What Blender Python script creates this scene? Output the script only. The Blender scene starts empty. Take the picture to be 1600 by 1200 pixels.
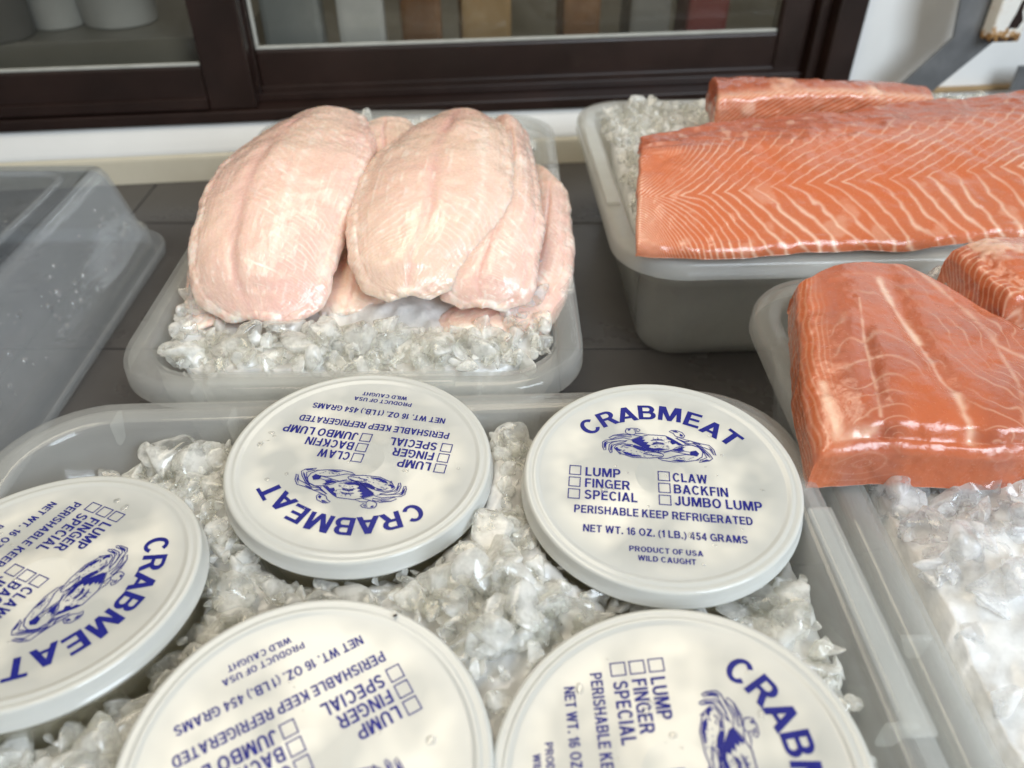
import bpy, bmesh, math, random
import numpy as np
from mathutils import Vector, Matrix

# ------------------------------------------------------------------ camera, light, exposure
scene = bpy.context.scene
COL = scene.collection
CAM_H, PITCH, FPX = 0.35, math.radians(39.0), 1230.0
cam_data = bpy.data.cameras.new('camera')
cam = bpy.data.objects.new('camera', cam_data)
COL.objects.link(cam)
cam.location = (0, 0, CAM_H)
cam.rotation_euler = (math.pi / 2 - PITCH, 0, 0)
cam_data.sensor_width = 36
cam_data.lens = 36 * FPX / 1600
cam_data.clip_start = 0.01
cam_data.clip_end = 50
cam_data.dof.use_dof = True
cam_data.dof.focus_distance = 0.38
cam_data.dof.aperture_fstop = 7.5
scene.camera = cam

world = bpy.data.worlds.new('World')
scene.world = world
world.use_nodes = True
bg = world.node_tree.nodes['Background']
bg.inputs[0].default_value = (0.98, 0.95, 0.88, 1)
bg.inputs[1].default_value = 0.34


def area_light(name, loc, target, sx, sy, power, col):
    d = bpy.data.lights.new(name, 'AREA')
    d.shape = 'RECTANGLE'
    d.size, d.size_y, d.energy, d.color = sx, sy, power, col
    o = bpy.data.objects.new(name, d)
    COL.objects.link(o)
    o.location = loc
    o.rotation_euler = (Vector(target) - Vector(loc)).to_track_quat('-Z', 'Y').to_euler()
    return o


area_light('case_tube_light', (-0.15, 0.42, 0.92), (-0.05, 0.38, 0), 1.1, 0.30, 7.0, (1.0, 0.88, 0.69))
area_light('shop_window_light', (0.95, -0.75, 1.0), (0.25, 0.3, 0.05), 0.9, 0.9, 40.0, (0.80, 0.90, 1.0))
area_light('back_room_fill', (-0.1, 1.15, 0.95), (-0.1, 1.1, 0), 0.9, 0.3, 0.8, (1.0, 0.95, 0.86))  # added fill lamp, no source in view; brightens the room behind the panes

scene.view_settings.view_transform = 'Standard'
scene.view_settings.look = 'None'
scene.view_settings.exposure = -0.40
scene.view_settings.gamma = 1.0
scene.cycles.use_denoising = True
scene.cycles.max_bounces = 32
scene.cycles.transmission_bounces = 24
scene.cycles.transparent_max_bounces = 24
scene.cycles.diffuse_bounces = 12
scene.cycles.caustics_refractive = True
scene.cycles.sample_clamp_indirect = 10.0
scene.cycles.blur_glossy = 0.5

rng = np.random.default_rng(7)
random.seed(7)

# ------------------------------------------------------------------ pixel helper (a pixel gives a direction; z or the wall gives the distance)
_c, _s = math.cos(PITCH), math.sin(PITCH)
FW, UP, RT = np.array([0, _c, -_s]), np.array([0, _s, _c]), np.array([1.0, 0, 0])
EYE = np.array([0, 0, CAM_H])


def ray(px, py):
    return FW + RT * (px - 800) / FPX + UP * (600 - py) / FPX


def at(px, py, z):
    d = ray(px, py)
    return EYE + d * ((z - CAM_H) / d[2])


def project(p):
    v = np.asarray(p, float) - EYE
    dz = v @ FW
    return np.stack([800 + FPX * (v @ RT) / dz, 600 - FPX * (v @ UP) / dz], -1)


# ------------------------------------------------------------------ noise
_perm = np.random.default_rng(3).random((64, 64, 64))


def noise(p, scale):
    q = np.asarray(p, float) * scale + 100.0
    i = np.floor(q).astype(int)
    f = q - i
    f = f * f * (3 - 2 * f)
    i0, i1 = i % 64, (i + 1) % 64
    x0, y0, z0 = i0[..., 0], i0[..., 1], i0[..., 2]
    x1, y1, z1 = i1[..., 0], i1[..., 1], i1[..., 2]
    fx, fy, fz = f[..., 0], f[..., 1], f[..., 2]
    a = _perm[x0, y0, z0] * (1 - fx) + _perm[x1, y0, z0] * fx
    b = _perm[x0, y1, z0] * (1 - fx) + _perm[x1, y1, z0] * fx
    c = _perm[x0, y0, z1] * (1 - fx) + _perm[x1, y0, z1] * fx
    d = _perm[x0, y1, z1] * (1 - fx) + _perm[x1, y1, z1] * fx
    return ((a * (1 - fy) + b * fy) * (1 - fz) + (c * (1 - fy) + d * fy) * fz) * 2 - 1


def fbm(p, scale, oct=3):
    r, a = 0, 1.0
    for _ in range(oct):
        r = r + a * noise(p, scale)
        scale *= 2.03
        a *= 0.5
    return r


# ------------------------------------------------------------------ objects
def mesh_object(name, verts, faces, material, parent=None, smooth=True, attrs=None):
    me = bpy.data.meshes.new(name)
    if isinstance(faces, np.ndarray):
        k = faces.shape[1]
        me.vertices.add(len(verts))
        me.vertices.foreach_set('co', np.asarray(verts, np.float32).ravel())
        me.loops.add(faces.size)
        me.loops.foreach_set('vertex_index', faces.astype(np.int32).ravel())
        me.polygons.add(len(faces))
        me.polygons.foreach_set('loop_start', np.arange(0, faces.size, k, dtype=np.int32))
        me.update(calc_edges=True)
    else:
        me.from_pydata([tuple(v) for v in verts], [], faces)
    me.validate()
    if smooth:
        me.polygons.foreach_set('use_smooth', np.ones(len(me.polygons), bool))
    for k, v in (attrs or {}).items():
        a = me.attributes.new(k, 'FLOAT', 'POINT')
        a.data.foreach_set('value', np.asarray(v, np.float32).ravel())
    me.update()
    return link_mesh(name, me, material, parent)


def link_mesh(name, me, material, parent=None):
    o = bpy.data.objects.new(name, me)
    COL.objects.link(o)
    if material is not None and not me.materials:
        me.materials.append(material)
    if parent is not None:
        o.parent = parent
    return o


def tag(o, label=None, cat=None, group=None, kind=None):
    if label: o['label'] = label
    if cat: o['category'] = cat
    if group: o['group'] = group
    if kind: o['kind'] = kind
    return o


def empty(name, loc, rot=(0, 0, 0)):
    o = bpy.data.objects.new(name, None)
    o.empty_display_size = 0.02
    COL.objects.link(o)
    o.location = loc
    o.rotation_euler = rot
    return o


def bm_object(name, bm, material, parent=None, smooth=False):
    me = bpy.data.meshes.new(name)
    bmesh.ops.recalc_face_normals(bm, faces=bm.faces[:])
    bm.to_mesh(me)
    bm.free()
    if smooth:
        me.polygons.foreach_set('use_smooth', np.ones(len(me.polygons), bool))
    return link_mesh(name, me, material, parent)


def box_bm(corners8, bevel=0.0, seg=2):
    bm = bmesh.new()
    v = [bm.verts.new(tuple(c)) for c in corners8]
    for f in ((0, 3, 2, 1), (4, 5, 6, 7), (0, 1, 5, 4), (1, 2, 6, 5), (2, 3, 7, 6), (3, 0, 4, 7)):
        bm.faces.new([v[i] for i in f])
    if bevel:
        bmesh.ops.bevel(bm, geom=bm.edges[:], offset=bevel, segments=seg, affect='EDGES', profile=0.6)
    return bm


def axis_box(x0, x1, y0, y1, z0, z1):
    return [(x0, y0, z0), (x1, y0, z0), (x1, y1, z0), (x0, y1, z0), (x0, y0, z1), (x1, y0, z1), (x1, y1, z1), (x0, y1, z1)]


def lathe(profile, n=96):
    """profile: (r, z) from the axis outwards and round; returns verts, faces (quads, tris at the axis)"""
    V, Fc = [], []
    rings = []
    for r, z in profile:
        if r < 1e-7:
            rings.append([len(V)])
            V.append((0, 0, z))
        else:
            rings.append(list(range(len(V), len(V) + n)))
            V += [(r * math.cos(2 * math.pi * i / n), r * math.sin(2 * math.pi * i / n), z) for i in range(n)]
    for a, b in zip(rings, rings[1:]):
        for i in range(n):
            j = (i + 1) % n
            if len(a) == 1 and len(b) == 1:
                continue
            if len(a) == 1:
                Fc.append((a[0], b[i], b[j]))
            elif len(b) == 1:
                Fc.append((a[i], b[0], a[j]))
            else:
                Fc.append((a[i], b[i], b[j], a[j]))
    return V, Fc


# ------------------------------------------------------------------ materials
def new_mat(name):
    m = bpy.data.materials.new(name)
    m.use_nodes = True
    nt = m.node_tree
    p = nt.nodes['Principled BSDF']
    return m, nt, p, nt.nodes['Material Output']


def N(nt, typ, **kw):
    n = nt.nodes.new(typ)
    for k, v in kw.items():
        if k == 'inp':
            for kk, vv in v.items():
                n.inputs[kk].default_value = vv
        else:
            setattr(n, k, v)
    return n


def mat_noise(name, c1, c2, scale, rough=(0.4, 0.5), bump=0.0, bscale=None, detail=5, coat=0.0, spec=0.5, metal=0.0, low=0.35, high=0.65):
    m, nt, p, out = new_mat(name)
    tc = N(nt, 'ShaderNodeTexCoord')
    nz = N(nt, 'ShaderNodeTexNoise', inp={'Scale': scale, 'Detail': detail, 'Roughness': 0.6})
    nt.links.new(tc.outputs['Object'], nz.inputs['Vector'])
    cr = N(nt, 'ShaderNodeValToRGB')
    cr.color_ramp.elements[0].color = (*c1, 1)
    cr.color_ramp.elements[1].color = (*c2, 1)
    cr.color_ramp.elements[0].position = low
    cr.color_ramp.elements[1].position = high
    nt.links.new(nz.outputs['Fac'], cr.inputs[0])
    nt.links.new(cr.outputs[0], p.inputs['Base Color'])
    mr = N(nt, 'ShaderNodeMapRange', inp={'To Min': rough[0], 'To Max': rough[1]})
    nt.links.new(nz.outputs['Fac'], mr.inputs['Value'])
    nt.links.new(mr.outputs[0], p.inputs['Roughness'])
    p.inputs['Specular IOR Level'].default_value = spec
    p.inputs['Metallic'].default_value = metal
    p.inputs['Coat Weight'].default_value = coat
    if bump:
        nb = N(nt, 'ShaderNodeTexNoise', inp={'Scale': bscale or scale * 4, 'Detail': 4})
        nt.links.new(tc.outputs['Object'], nb.inputs['Vector'])
        b = N(nt, 'ShaderNodeBump', inp={'Strength': bump, 'Distance': 0.001})
        nt.links.new(nb.outputs['Fac'], b.inputs['Height'])
        nt.links.new(b.outputs[0], p.inputs['Normal'])
    return m


def mat_frosted(name, tint, milk, clear, rough, bump=0.15):
    """milky polypropylene: part see-through, part scattering skin"""
    m, nt, p, out = new_mat(name)
    tc = N(nt, 'ShaderNodeTexCoord')
    nz = N(nt, 'ShaderNodeTexNoise', inp={'Scale': 55.0, 'Detail': 5.0, 'Roughness': 0.65})
    nt.links.new(tc.outputs['Object'], nz.inputs['Vector'])
    p.inputs['Base Color'].default_value = (*milk, 1)
    p.inputs['Roughness'].default_value = rough
    mr = N(nt, 'ShaderNodeMapRange', inp={'From Min': 0.3, 'From Max': 0.7, 'To Min': rough * 0.7, 'To Max': rough * 1.5})
    nt.links.new(nz.outputs['Fac'], mr.inputs['Value'])
    nt.links.new(mr.outputs[0], p.inputs['Roughness'])
    b = N(nt, 'ShaderNodeBump', inp={'Strength': bump, 'Distance': 0.0008})
    nt.links.new(nz.outputs['Fac'], b.inputs['Height'])
    nt.links.new(b.outputs[0], p.inputs['Normal'])
    tl = N(nt, 'ShaderNodeBsdfTranslucent', inp={'Color': (*milk, 1)})
    mx = N(nt, 'ShaderNodeMixShader', inp={'Fac': 0.5})
    p.inputs['Specular IOR Level'].default_value = 0.0
    nt.links.new(p.outputs[0], mx.inputs[1])
    nt.links.new(tl.outputs[0], mx.inputs[2])
    tr = N(nt, 'ShaderNodeBsdfTransparent', inp={'Color': (*tint, 1)})
    m2 = N(nt, 'ShaderNodeMixShader')
    mr2 = N(nt, 'ShaderNodeMapRange', inp={'From Min': 0.3, 'From Max': 0.7, 'To Min': clear - 0.02, 'To Max': clear + 0.02})
    nt.links.new(nz.outputs['Fac'], mr2.inputs['Value'])
    nt.links.new(mr2.outputs[0], m2.inputs['Fac'])
    nt.links.new(mx.outputs[0], m2.inputs[1])
    nt.links.new(tr.outputs[0], m2.inputs[2])
    gl = N(nt, 'ShaderNodeBsdfGlossy', inp={'Color': (1, 1, 1, 1)})
    nt.links.new(mr.outputs[0], gl.inputs['Roughness'])
    nt.links.new(b.outputs[0], gl.inputs['Normal'])
    lw = N(nt, 'ShaderNodeLayerWeight', inp={'Blend': 0.5})
    pw = N(nt, 'ShaderNodeMath', operation='POWER', inp={1: 4.0})
    nt.links.new(lw.outputs['Facing'], pw.inputs[0])
    fr = N(nt, 'ShaderNodeMapRange', inp={'To Min': 0.022, 'To Max': 0.40})
    nt.links.new(pw.outputs[0], fr.inputs['Value'])
    m3 = N(nt, 'ShaderNodeMixShader')
    nt.links.new(fr.outputs[0], m3.inputs[0])
    nt.links.new(m2.outputs[0], m3.inputs[1])
    nt.links.new(gl.outputs[0], m3.inputs[2])
    nt.links.new(m3.outputs[0], out.inputs['Surface'])
    return m


def mat_ice(name, base, milk, rough, ior=1.14, bump=0.3):
    """wet ice: clear refracting body, milky inclusions (milk = their share), wet skin"""
    m, nt, p, out = new_mat(name)
    nt.nodes.remove(p)
    ge = N(nt, 'ShaderNodeNewGeometry')
    nz = N(nt, 'ShaderNodeTexNoise', inp={'Scale': 260.0, 'Detail': 3.0, 'Roughness': 0.55})
    nt.links.new(ge.outputs['Position'], nz.inputs['Vector'])
    n2 = N(nt, 'ShaderNodeTexNoise', inp={'Scale': 75.0, 'Detail': 4.0, 'Roughness': 0.6})
    nt.links.new(ge.outputs['Position'], n2.inputs['Vector'])
    b = N(nt, 'ShaderNodeBump', inp={'Strength': bump, 'Distance': 0.0008})
    nt.links.new(nz.outputs['Fac'], b.inputs['Height'])
    rf = N(nt, 'ShaderNodeBsdfGlass', inp={'Color': (*base, 1), 'Roughness': rough, 'IOR': ior})
    df = N(nt, 'ShaderNodeBsdfDiffuse', inp={'Color': (*base, 1)})
    tl = N(nt, 'ShaderNodeBsdfTranslucent', inp={'Color': (*base, 1)})
    gl = N(nt, 'ShaderNodeBsdfGlossy', inp={'Color': (1, 1, 1, 1), 'Roughness': rough})
    for q in (rf, df, gl):
        nt.links.new(b.outputs[0], q.inputs['Normal'])
    mk = N(nt, 'ShaderNodeMixShader', inp={'Fac': 0.3})
    nt.links.new(df.outputs[0], mk.inputs[1])
    nt.links.new(tl.outputs[0], mk.inputs[2])
    mr = N(nt, 'ShaderNodeMapRange', inp={'From Min': 0.38, 'From Max': 0.62, 'To Min': max(milk - 0.28, 0.02), 'To Max': min(milk + 0.28, 1)})
    nt.links.new(n2.outputs['Fac'], mr.inputs['Value'])
    m1 = N(nt, 'ShaderNodeMixShader')
    nt.links.new(mr.outputs[0], m1.inputs[0])
    nt.links.new(rf.outputs[0], m1.inputs[1])
    nt.links.new(mk.outputs[0], m1.inputs[2])
    lw = N(nt, 'ShaderNodeLayerWeight', inp={'Blend': 0.5})
    nt.links.new(b.outputs[0], lw.inputs['Normal'])
    pw = N(nt, 'ShaderNodeMath', operation='POWER', inp={1: 4.0})
    nt.links.new(lw.outputs['Facing'], pw.inputs[0])
    fr = N(nt, 'ShaderNodeMapRange', inp={'To Min': 0.045, 'To Max': 0.28})
    nt.links.new(pw.outputs[0], fr.inputs['Value'])
    m2 = N(nt, 'ShaderNodeMixShader')
    nt.links.new(fr.outputs[0], m2.inputs[0])
    nt.links.new(m1.outputs[0], m2.inputs[1])
    nt.links.new(gl.outputs[0], m2.inputs[2])
    nt.links.new(m2.outputs[0], out.inputs['Surface'])
    return m


def mat_flesh(name, base, base2, dark, fatcol, rough, sss, sss_rad, sss_scale, bump=0.32, coat=0.45):
    """fish flesh: attributes fat (white lines / membrane), tone (hue drift), dull (brownish surface)"""
    m, nt, p, out = new_mat(name)
    fa = N(nt, 'ShaderNodeAttribute', attribute_name='fat')
    to = N(nt, 'ShaderNodeAttribute', attribute_name='tone')
    du = N(nt, 'ShaderNodeAttribute', attribute_name='dull')
    tc = N(nt, 'ShaderNodeTexCoord')
    nz = N(nt, 'ShaderNodeTexNoise', inp={'Scale': 420.0, 'Detail': 4.0, 'Roughness': 0.65})
    nt.links.new(tc.outputs['Object'], nz.inputs['Vector'])
    m1 = N(nt, 'ShaderNodeMix', data_type='RGBA')
    m1.inputs[6].default_value = (*base, 1)
    m1.inputs[7].default_value = (*base2, 1)
    nt.links.new(to.outputs['Fac'], m1.inputs[0])
    m2 = N(nt, 'ShaderNodeMix', data_type='RGBA')
    m2.inputs[7].default_value = (*dark, 1)
    nt.links.new(du.outputs['Fac'], m2.inputs[0])
    nt.links.new(m1.outputs[2], m2.inputs[6])
    m3 = N(nt, 'ShaderNodeMix', data_type='RGBA')
    m3.inputs[7].default_value = (*fatcol, 1)
    nt.links.new(fa.outputs['Fac'], m3.inputs[0])
    nt.links.new(m2.outputs[2], m3.inputs[6])
    nt.links.new(m3.outputs[2], p.inputs['Base Color'])
    mr = N(nt, 'ShaderNodeMapRange', inp={'From Min': 0.35, 'From Max': 0.65, 'To Min': rough * 0.6, 'To Max': rough * 1.5})
    nt.links.new(nz.outputs['Fac'], mr.inputs['Value'])
    nt.links.new(mr.outputs[0], p.inputs['Roughness'])
    n3 = N(nt, 'ShaderNodeTexNoise', inp={'Scale': 130.0, 'Detail': 3.0})
    nt.links.new(tc.outputs['Object'], n3.inputs['Vector'])
    ad = N(nt, 'ShaderNodeMath', operation='ADD')
    nt.links.new(nz.outputs['Fac'], ad.inputs[0])
    nt.links.new(n3.outputs['Fac'], ad.inputs[1])
    b = N(nt, 'ShaderNodeBump', inp={'Strength': bump, 'Distance': 0.0008})
    nt.links.new(ad.outputs[0], b.inputs['Height'])
    nt.links.new(b.outputs[0], p.inputs['Normal'])
    p.inputs['Subsurface Weight'].default_value = sss
    p.inputs['Subsurface Radius'].default_value = sss_rad
    p.inputs['Subsurface Scale'].default_value = sss_scale
    p.inputs['Specular IOR Level'].default_value = 0.5
    p.inputs['Coat Weight'].default_value = coat
    p.inputs['Coat Roughness'].default_value = 0.07
    nt.links.new(b.outputs[0], p.inputs['Coat Normal'])
    return m


M = {}
M['tile'] = mat_noise('dark_tile', (0.066, 0.062, 0.061), (0.092, 0.087, 0.085), 9, (0.12, 0.5), 0.15, 60)
M['grout'] = mat_noise('grout', (0.055, 0.053, 0.052), (0.075, 0.072, 0.07), 40, (0.8, 0.9))
M['cream'] = mat_noise('cream_paint', (0.70, 0.64, 0.50), (0.78, 0.72, 0.58), 12, (0.35, 0.5), 0.05, 30)
M['white_paint'] = mat_noise('white_paint', (0.80, 0.80, 0.78), (0.86, 0.86, 0.84), 8, (0.35, 0.5), 0.05, 30)
M['frame'] = mat_noise('dark_brown_enamel', (0.015, 0.0074, 0.0056), (0.026, 0.0125, 0.0095), 14, (0.28, 0.42), 0.08, 80)
M['seal'] = mat_noise('gasket', (0.42, 0.42, 0.38), (0.5, 0.5, 0.46), 60, (0.5, 0.6))
M['steel'] = mat_noise('grey_steel', (0.17, 0.175, 0.18), (0.24, 0.245, 0.25), 30, (0.38, 0.55), 0.1, 120, metal=0.6)
M['tub'] = mat_frosted('frosted_polypropylene', (0.975, 0.98, 0.975), (0.93, 0.94, 0.92), 0.78, 0.09, 0.05)
M['tub_lit'] = mat_frosted('lit_polypropylene', (0.95, 0.955, 0.945), (0.93, 0.93, 0.90), 0.58, 0.12, 0.05)  # tub plastic made milkier to paint in light falling on the front wall
M['tub_clear'] = mat_frosted('clear_polypropylene', (0.93, 0.95, 0.97), (0.84, 0.87, 0.90), 0.78, 0.06, 0.06)
M['ice'] = mat_ice('clear_ice', (1.0, 1.0, 0.98), 0.33, 0.04, 1.13, 0.35)
M['ice_glare'] = mat_ice('glare_tinted_ice', (0.99, 0.995, 1.0), 0.34, 0.05, 1.13, 0.3)  # cooler white tint stands in for glare on the absent front glass
M['ice_core'] = mat_ice('packed_ice', (0.98, 0.98, 0.965), 0.98, 0.2)
M['print'] = mat_noise('blue_ink', (0.010, 0.013, 0.17), (0.016, 0.020, 0.22), 300, (0.35, 0.45), spec=0.2)
M['salmon'] = mat_flesh('salmon_flesh', (0.58, 0.150, 0.055), (0.53, 0.165, 0.080), (0.38, 0.105, 0.058), (0.84, 0.56, 0.41), 0.20, 0.25, (1.0, 0.35, 0.15), 0.004)
M['fillet'] = mat_flesh('white_fish_flesh', (0.81, 0.56, 0.48), (0.81, 0.60, 0.48), (0.77, 0.46, 0.41), (0.93, 0.83, 0.75), 0.24, 0.6, (1.0, 0.55, 0.35), 0.008, 0.26, 0.35)


def mat_glass():
    m, nt, p, out = new_mat('window_glass')
    g = N(nt, 'ShaderNodeBsdfGlossy', inp={'Color': (1, 1, 1, 1), 'Roughness': 0.02})
    t = N(nt, 'ShaderNodeBsdfTransparent', inp={'Color': (0.92, 0.91, 0.88, 1)})
    f = N(nt, 'ShaderNodeFresnel', inp={'IOR': 1.45})
    x = N(nt, 'ShaderNodeMixShader')
    nt.links.new(f.outputs[0], x.inputs[0])
    nt.links.new(t.outputs[0], x.inputs[1])
    nt.links.new(g.outputs[0], x.inputs[2])
    nt.links.new(x.outputs[0], out.inputs['Surface'])
    return m


M['glass'] = mat_glass()


def mat_lid():
    m, nt, p, out = new_mat('translucent_lid_plastic')
    tc = N(nt, 'ShaderNodeTexCoord')
    ob = N(nt, 'ShaderNodeObjectInfo')
    ad = N(nt, 'ShaderNodeVectorMath', operation='ADD')
    nt.links.new(tc.outputs['Object'], ad.inputs[0])
    sc = N(nt, 'ShaderNodeVectorMath', operation='SCALE', inp={'Scale': 3.0})
    nt.links.new(ob.outputs['Location'], sc.inputs[0])
    nt.links.new(sc.outputs[0], ad.inputs[1])
    nz = N(nt, 'ShaderNodeTexNoise', inp={'Scale': 38.0, 'Detail': 2.0, 'Roughness': 0.5})
    nt.links.new(ad.outputs[0], nz.inputs['Vector'])
    cr = N(nt, 'ShaderNodeValToRGB')
    cr.color_ramp.elements[0].position, cr.color_ramp.elements[1].position = 0.40, 0.62
    cr.color_ramp.elements[0].color = (0.48, 0.485, 0.455, 1)
    cr.color_ramp.elements[1].color = (0.75, 0.725, 0.64, 1)
    nt.links.new(nz.outputs['Fac'], cr.inputs[0])
    ln = N(nt, 'ShaderNodeVectorMath', operation='LENGTH')
    nt.links.new(tc.outputs['Object'], ln.inputs[0])
    mr = N(nt, 'ShaderNodeMapRange', inp={'From Min': 0.043, 'From Max': 0.053})
    nt.links.new(ln.outputs['Value'], mr.inputs['Value'])
    mxc = N(nt, 'ShaderNodeMix', data_type='RGBA')
    mxc.inputs[7].default_value = (0.56, 0.565, 0.535, 1)
    nt.links.new(mr.outputs[0], mxc.inputs[0])
    nt.links.new(cr.outputs[0], mxc.inputs[6])
    nt.links.new(mxc.outputs[2], p.inputs['Base Color'])
    p.inputs['Roughness'].default_value = 0.15
    p.inputs['Subsurface Weight'].default_value = 0.35
    p.inputs['Subsurface Radius'].default_value = (1, 0.95, 0.8)
    p.inputs['Subsurface Scale'].default_value = 0.004
    n2 = N(nt, 'ShaderNodeTexNoise', inp={'Scale': 22.0, 'Detail': 1.5})
    nt.links.new(ad.outputs[0], n2.inputs['Vector'])
    b = N(nt, 'ShaderNodeBump', inp={'Strength': 0.25, 'Distance': 0.002})
    nt.links.new(n2.outputs['Fac'], b.inputs['Height'])
    nt.links.new(b.outputs[0], p.inputs['Normal'])
    return m


M['lid'] = mat_lid()
M['cup'] = mat_frosted('translucent_cup_plastic', (0.97, 0.97, 0.94), (0.82, 0.81, 0.74), 0.70, 0.14)
M['crabmeat'] = mat_noise('white_crabmeat', (0.62, 0.53, 0.38), (0.84, 0.78, 0.64), 70, (0.3, 0.5), 0.4, 300)
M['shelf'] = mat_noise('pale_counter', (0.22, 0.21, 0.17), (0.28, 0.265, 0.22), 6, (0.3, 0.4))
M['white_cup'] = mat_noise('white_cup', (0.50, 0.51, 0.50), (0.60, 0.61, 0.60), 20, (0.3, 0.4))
M['wood'] = mat_noise('brown_wood', (0.16, 0.075, 0.03), (0.26, 0.13, 0.055), 16, (0.4, 0.6))
M['card'] = mat_noise('tan_card', (0.34, 0.22, 0.10), (0.42, 0.28, 0.14), 14, (0.6, 0.7))
M['grey_box'] = mat_noise('grey_plastic', (0.20, 0.22, 0.22), (0.27, 0.29, 0.29), 8, (0.4, 0.5))
M['red_box'] = mat_noise('red_plastic', (0.13, 0.022, 0.02), (0.16, 0.028, 0.025), 8, (0.4, 0.5))
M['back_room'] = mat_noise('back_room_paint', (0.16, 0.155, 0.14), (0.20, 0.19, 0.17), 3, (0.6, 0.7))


def mat_cap():
    m, nt, p, out = new_mat('rusty_white_enamel')
    tc = N(nt, 'ShaderNodeTexCoord')
    nz = N(nt, 'ShaderNodeTexNoise', inp={'Scale': 120.0, 'Detail': 6.0, 'Roughness': 0.7})
    nt.links.new(tc.outputs['Object'], nz.inputs['Vector'])
    sx = N(nt, 'ShaderNodeSeparateXYZ')
    nt.links.new(tc.outputs['Object'], sx.inputs[0])
    mr = N(nt, 'ShaderNodeMapRange', inp={'From Min': 0.0, 'From Max': 0.016, 'To Min': 0.24, 'To Max': -0.02})
    nt.links.new(sx.outputs['Z'], mr.inputs['Value'])
    ad = N(nt, 'ShaderNodeMath', operation='ADD')
    nt.links.new(nz.outputs['Fac'], ad.inputs[0])
    nt.links.new(mr.outputs[0], ad.inputs[1])
    cr = N(nt, 'ShaderNodeValToRGB')
    e = cr.color_ramp.elements
    e[0].position, e[0].color = 0.55, (0.82, 0.80, 0.74, 1)
    e[1].position, e[1].color = 0.76, (0.03, 0.012, 0.008, 1)
    k = e.new(0.64); k.color = (0.50, 0.27, 0.09, 1)
    nt.links.new(ad.outputs[0], cr.inputs[0])
    nt.links.new(cr.outputs[0], p.inputs['Base Color'])
    p.inputs['Roughness'].default_value = 0.4
    return m


M['cap'] = mat_cap()

# ------------------------------------------------------------------ the setting: tiled counter, ledge, wall, sliding window
WO = np.array([-0.386, 0.770, 0.0])
_wa = math.atan2(0.056, 0.469)
WE, WN = np.array([math.cos(_wa), math.sin(_wa), 0]), np.array([-math.sin(_wa), math.cos(_wa), 0])


def W(a, b, z):
    return WO + WE * a + WN * b + np.array([0, 0, z])


def wall_at(px, py, b):
    """(a, z) on the wall-parallel plane at depth b"""
    d = ray(px, py)
    t = ((WO + WN * b - EYE) @ WN) / (d @ WN)
    p = EYE + d * t - WO - WN * b
    return p @ WE, p[2]


def wall_box(name, a0, a1, b0, b1, z0, z1, material, parent=None, bevel=0.0015):
    cs = [W(a0, b0, z0), W(a1, b0, z0), W(a1, b1, z0), W(a0, b1, z0), W(a0, b0, z1), W(a1, b0, z1), W(a1, b1, z1), W(a0, b1, z1)]
    return bm_object(name, box_bm(cs, bevel), material, parent)


# counter: mortar bed plus single tiles
counter = tag(bm_object('counter', box_bm(axis_box(-1.0, 1.1, -0.15, 1.1, -0.05, -0.0015)), M['grout']), 'dark tiled display counter under the tubs', 'counter', kind='structure')
TS, TG = 0.200, 0.0018
tile_me = None
for i in range(-5, 7):
    for j in range(-1, 6):
        x0, y0 = 0.035 + i * TS, 0.075 + j * TS
        if tile_me is None:
            t = bm_object('tile', box_bm(axis_box(0, TS - TG, 0, TS - TG, -0.008, 0.0), 0.0008), M['tile'], counter)
            tile_me = t.data
        else:
            t = link_mesh('tile', tile_me, None, counter)
        p = WO * 0
        t.location = (x0, y0, 0)

# cream ledge along the wall foot (rounded upstand), two pieces in the height
ledge = tag(empty('ledge', tuple(WO)), kind='structure')


def ledge_piece(name, prof, material):
    a0, a1 = -0.9, 1.2
    bm = bmesh.new()
    A = [bm.verts.new(tuple(W(a0, b, z) - WO)) for b, z in prof]
    B = [bm.verts.new(tuple(W(a1, b, z) - WO)) for b, z in prof]
    n = len(prof)
    for i in range(n):
        bm.faces.new((A[i], A[(i + 1) % n], B[(i + 1) % n], B[i]))
    bm.faces.new(A[::-1]); bm.faces.new(B)
    return bm_object(name, bm, material, ledge, smooth=False)


ledge_piece('upstand', [(-0.012, 0.0005), (-0.012, 0.024), (-0.0115, 0.027), (-0.0095, 0.029), (0.06, 0.0292), (0.06, 0.0005)], M['cream'])
ledge_piece('sill_board', [(-0.0105, 0.0295), (-0.0095, 0.033), (-0.006, 0.040), (-0.001, 0.049), (0.004, 0.054), (0.06, 0.055), (0.06, 0.0295)], M['white_paint'])

# sliding window
z_fr = 0.0555
a_left = -0.75
aF, _ = wall_at(1334, 100, -0.004)
frame = tag(empty('window_frame', tuple(W(0.3, 0, z_fr))), 'dark brown outer frame and track of the sliding window', 'window frame')
fo = np.array(frame.location)


def fbox(name, a0, a1, b0, b1, z0, z1, mat, parent, origin, bevel=0.0015):
    cs = [W(a0, b0, z0), W(a1, b0, z0), W(a1, b1, z0), W(a0, b1, z0), W(a0, b0, z1), W(a1, b0, z1), W(a1, b1, z1), W(a0, b1, z1)]
    return bm_object(name, box_bm([c - origin for c in cs], bevel), mat, parent)


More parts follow.
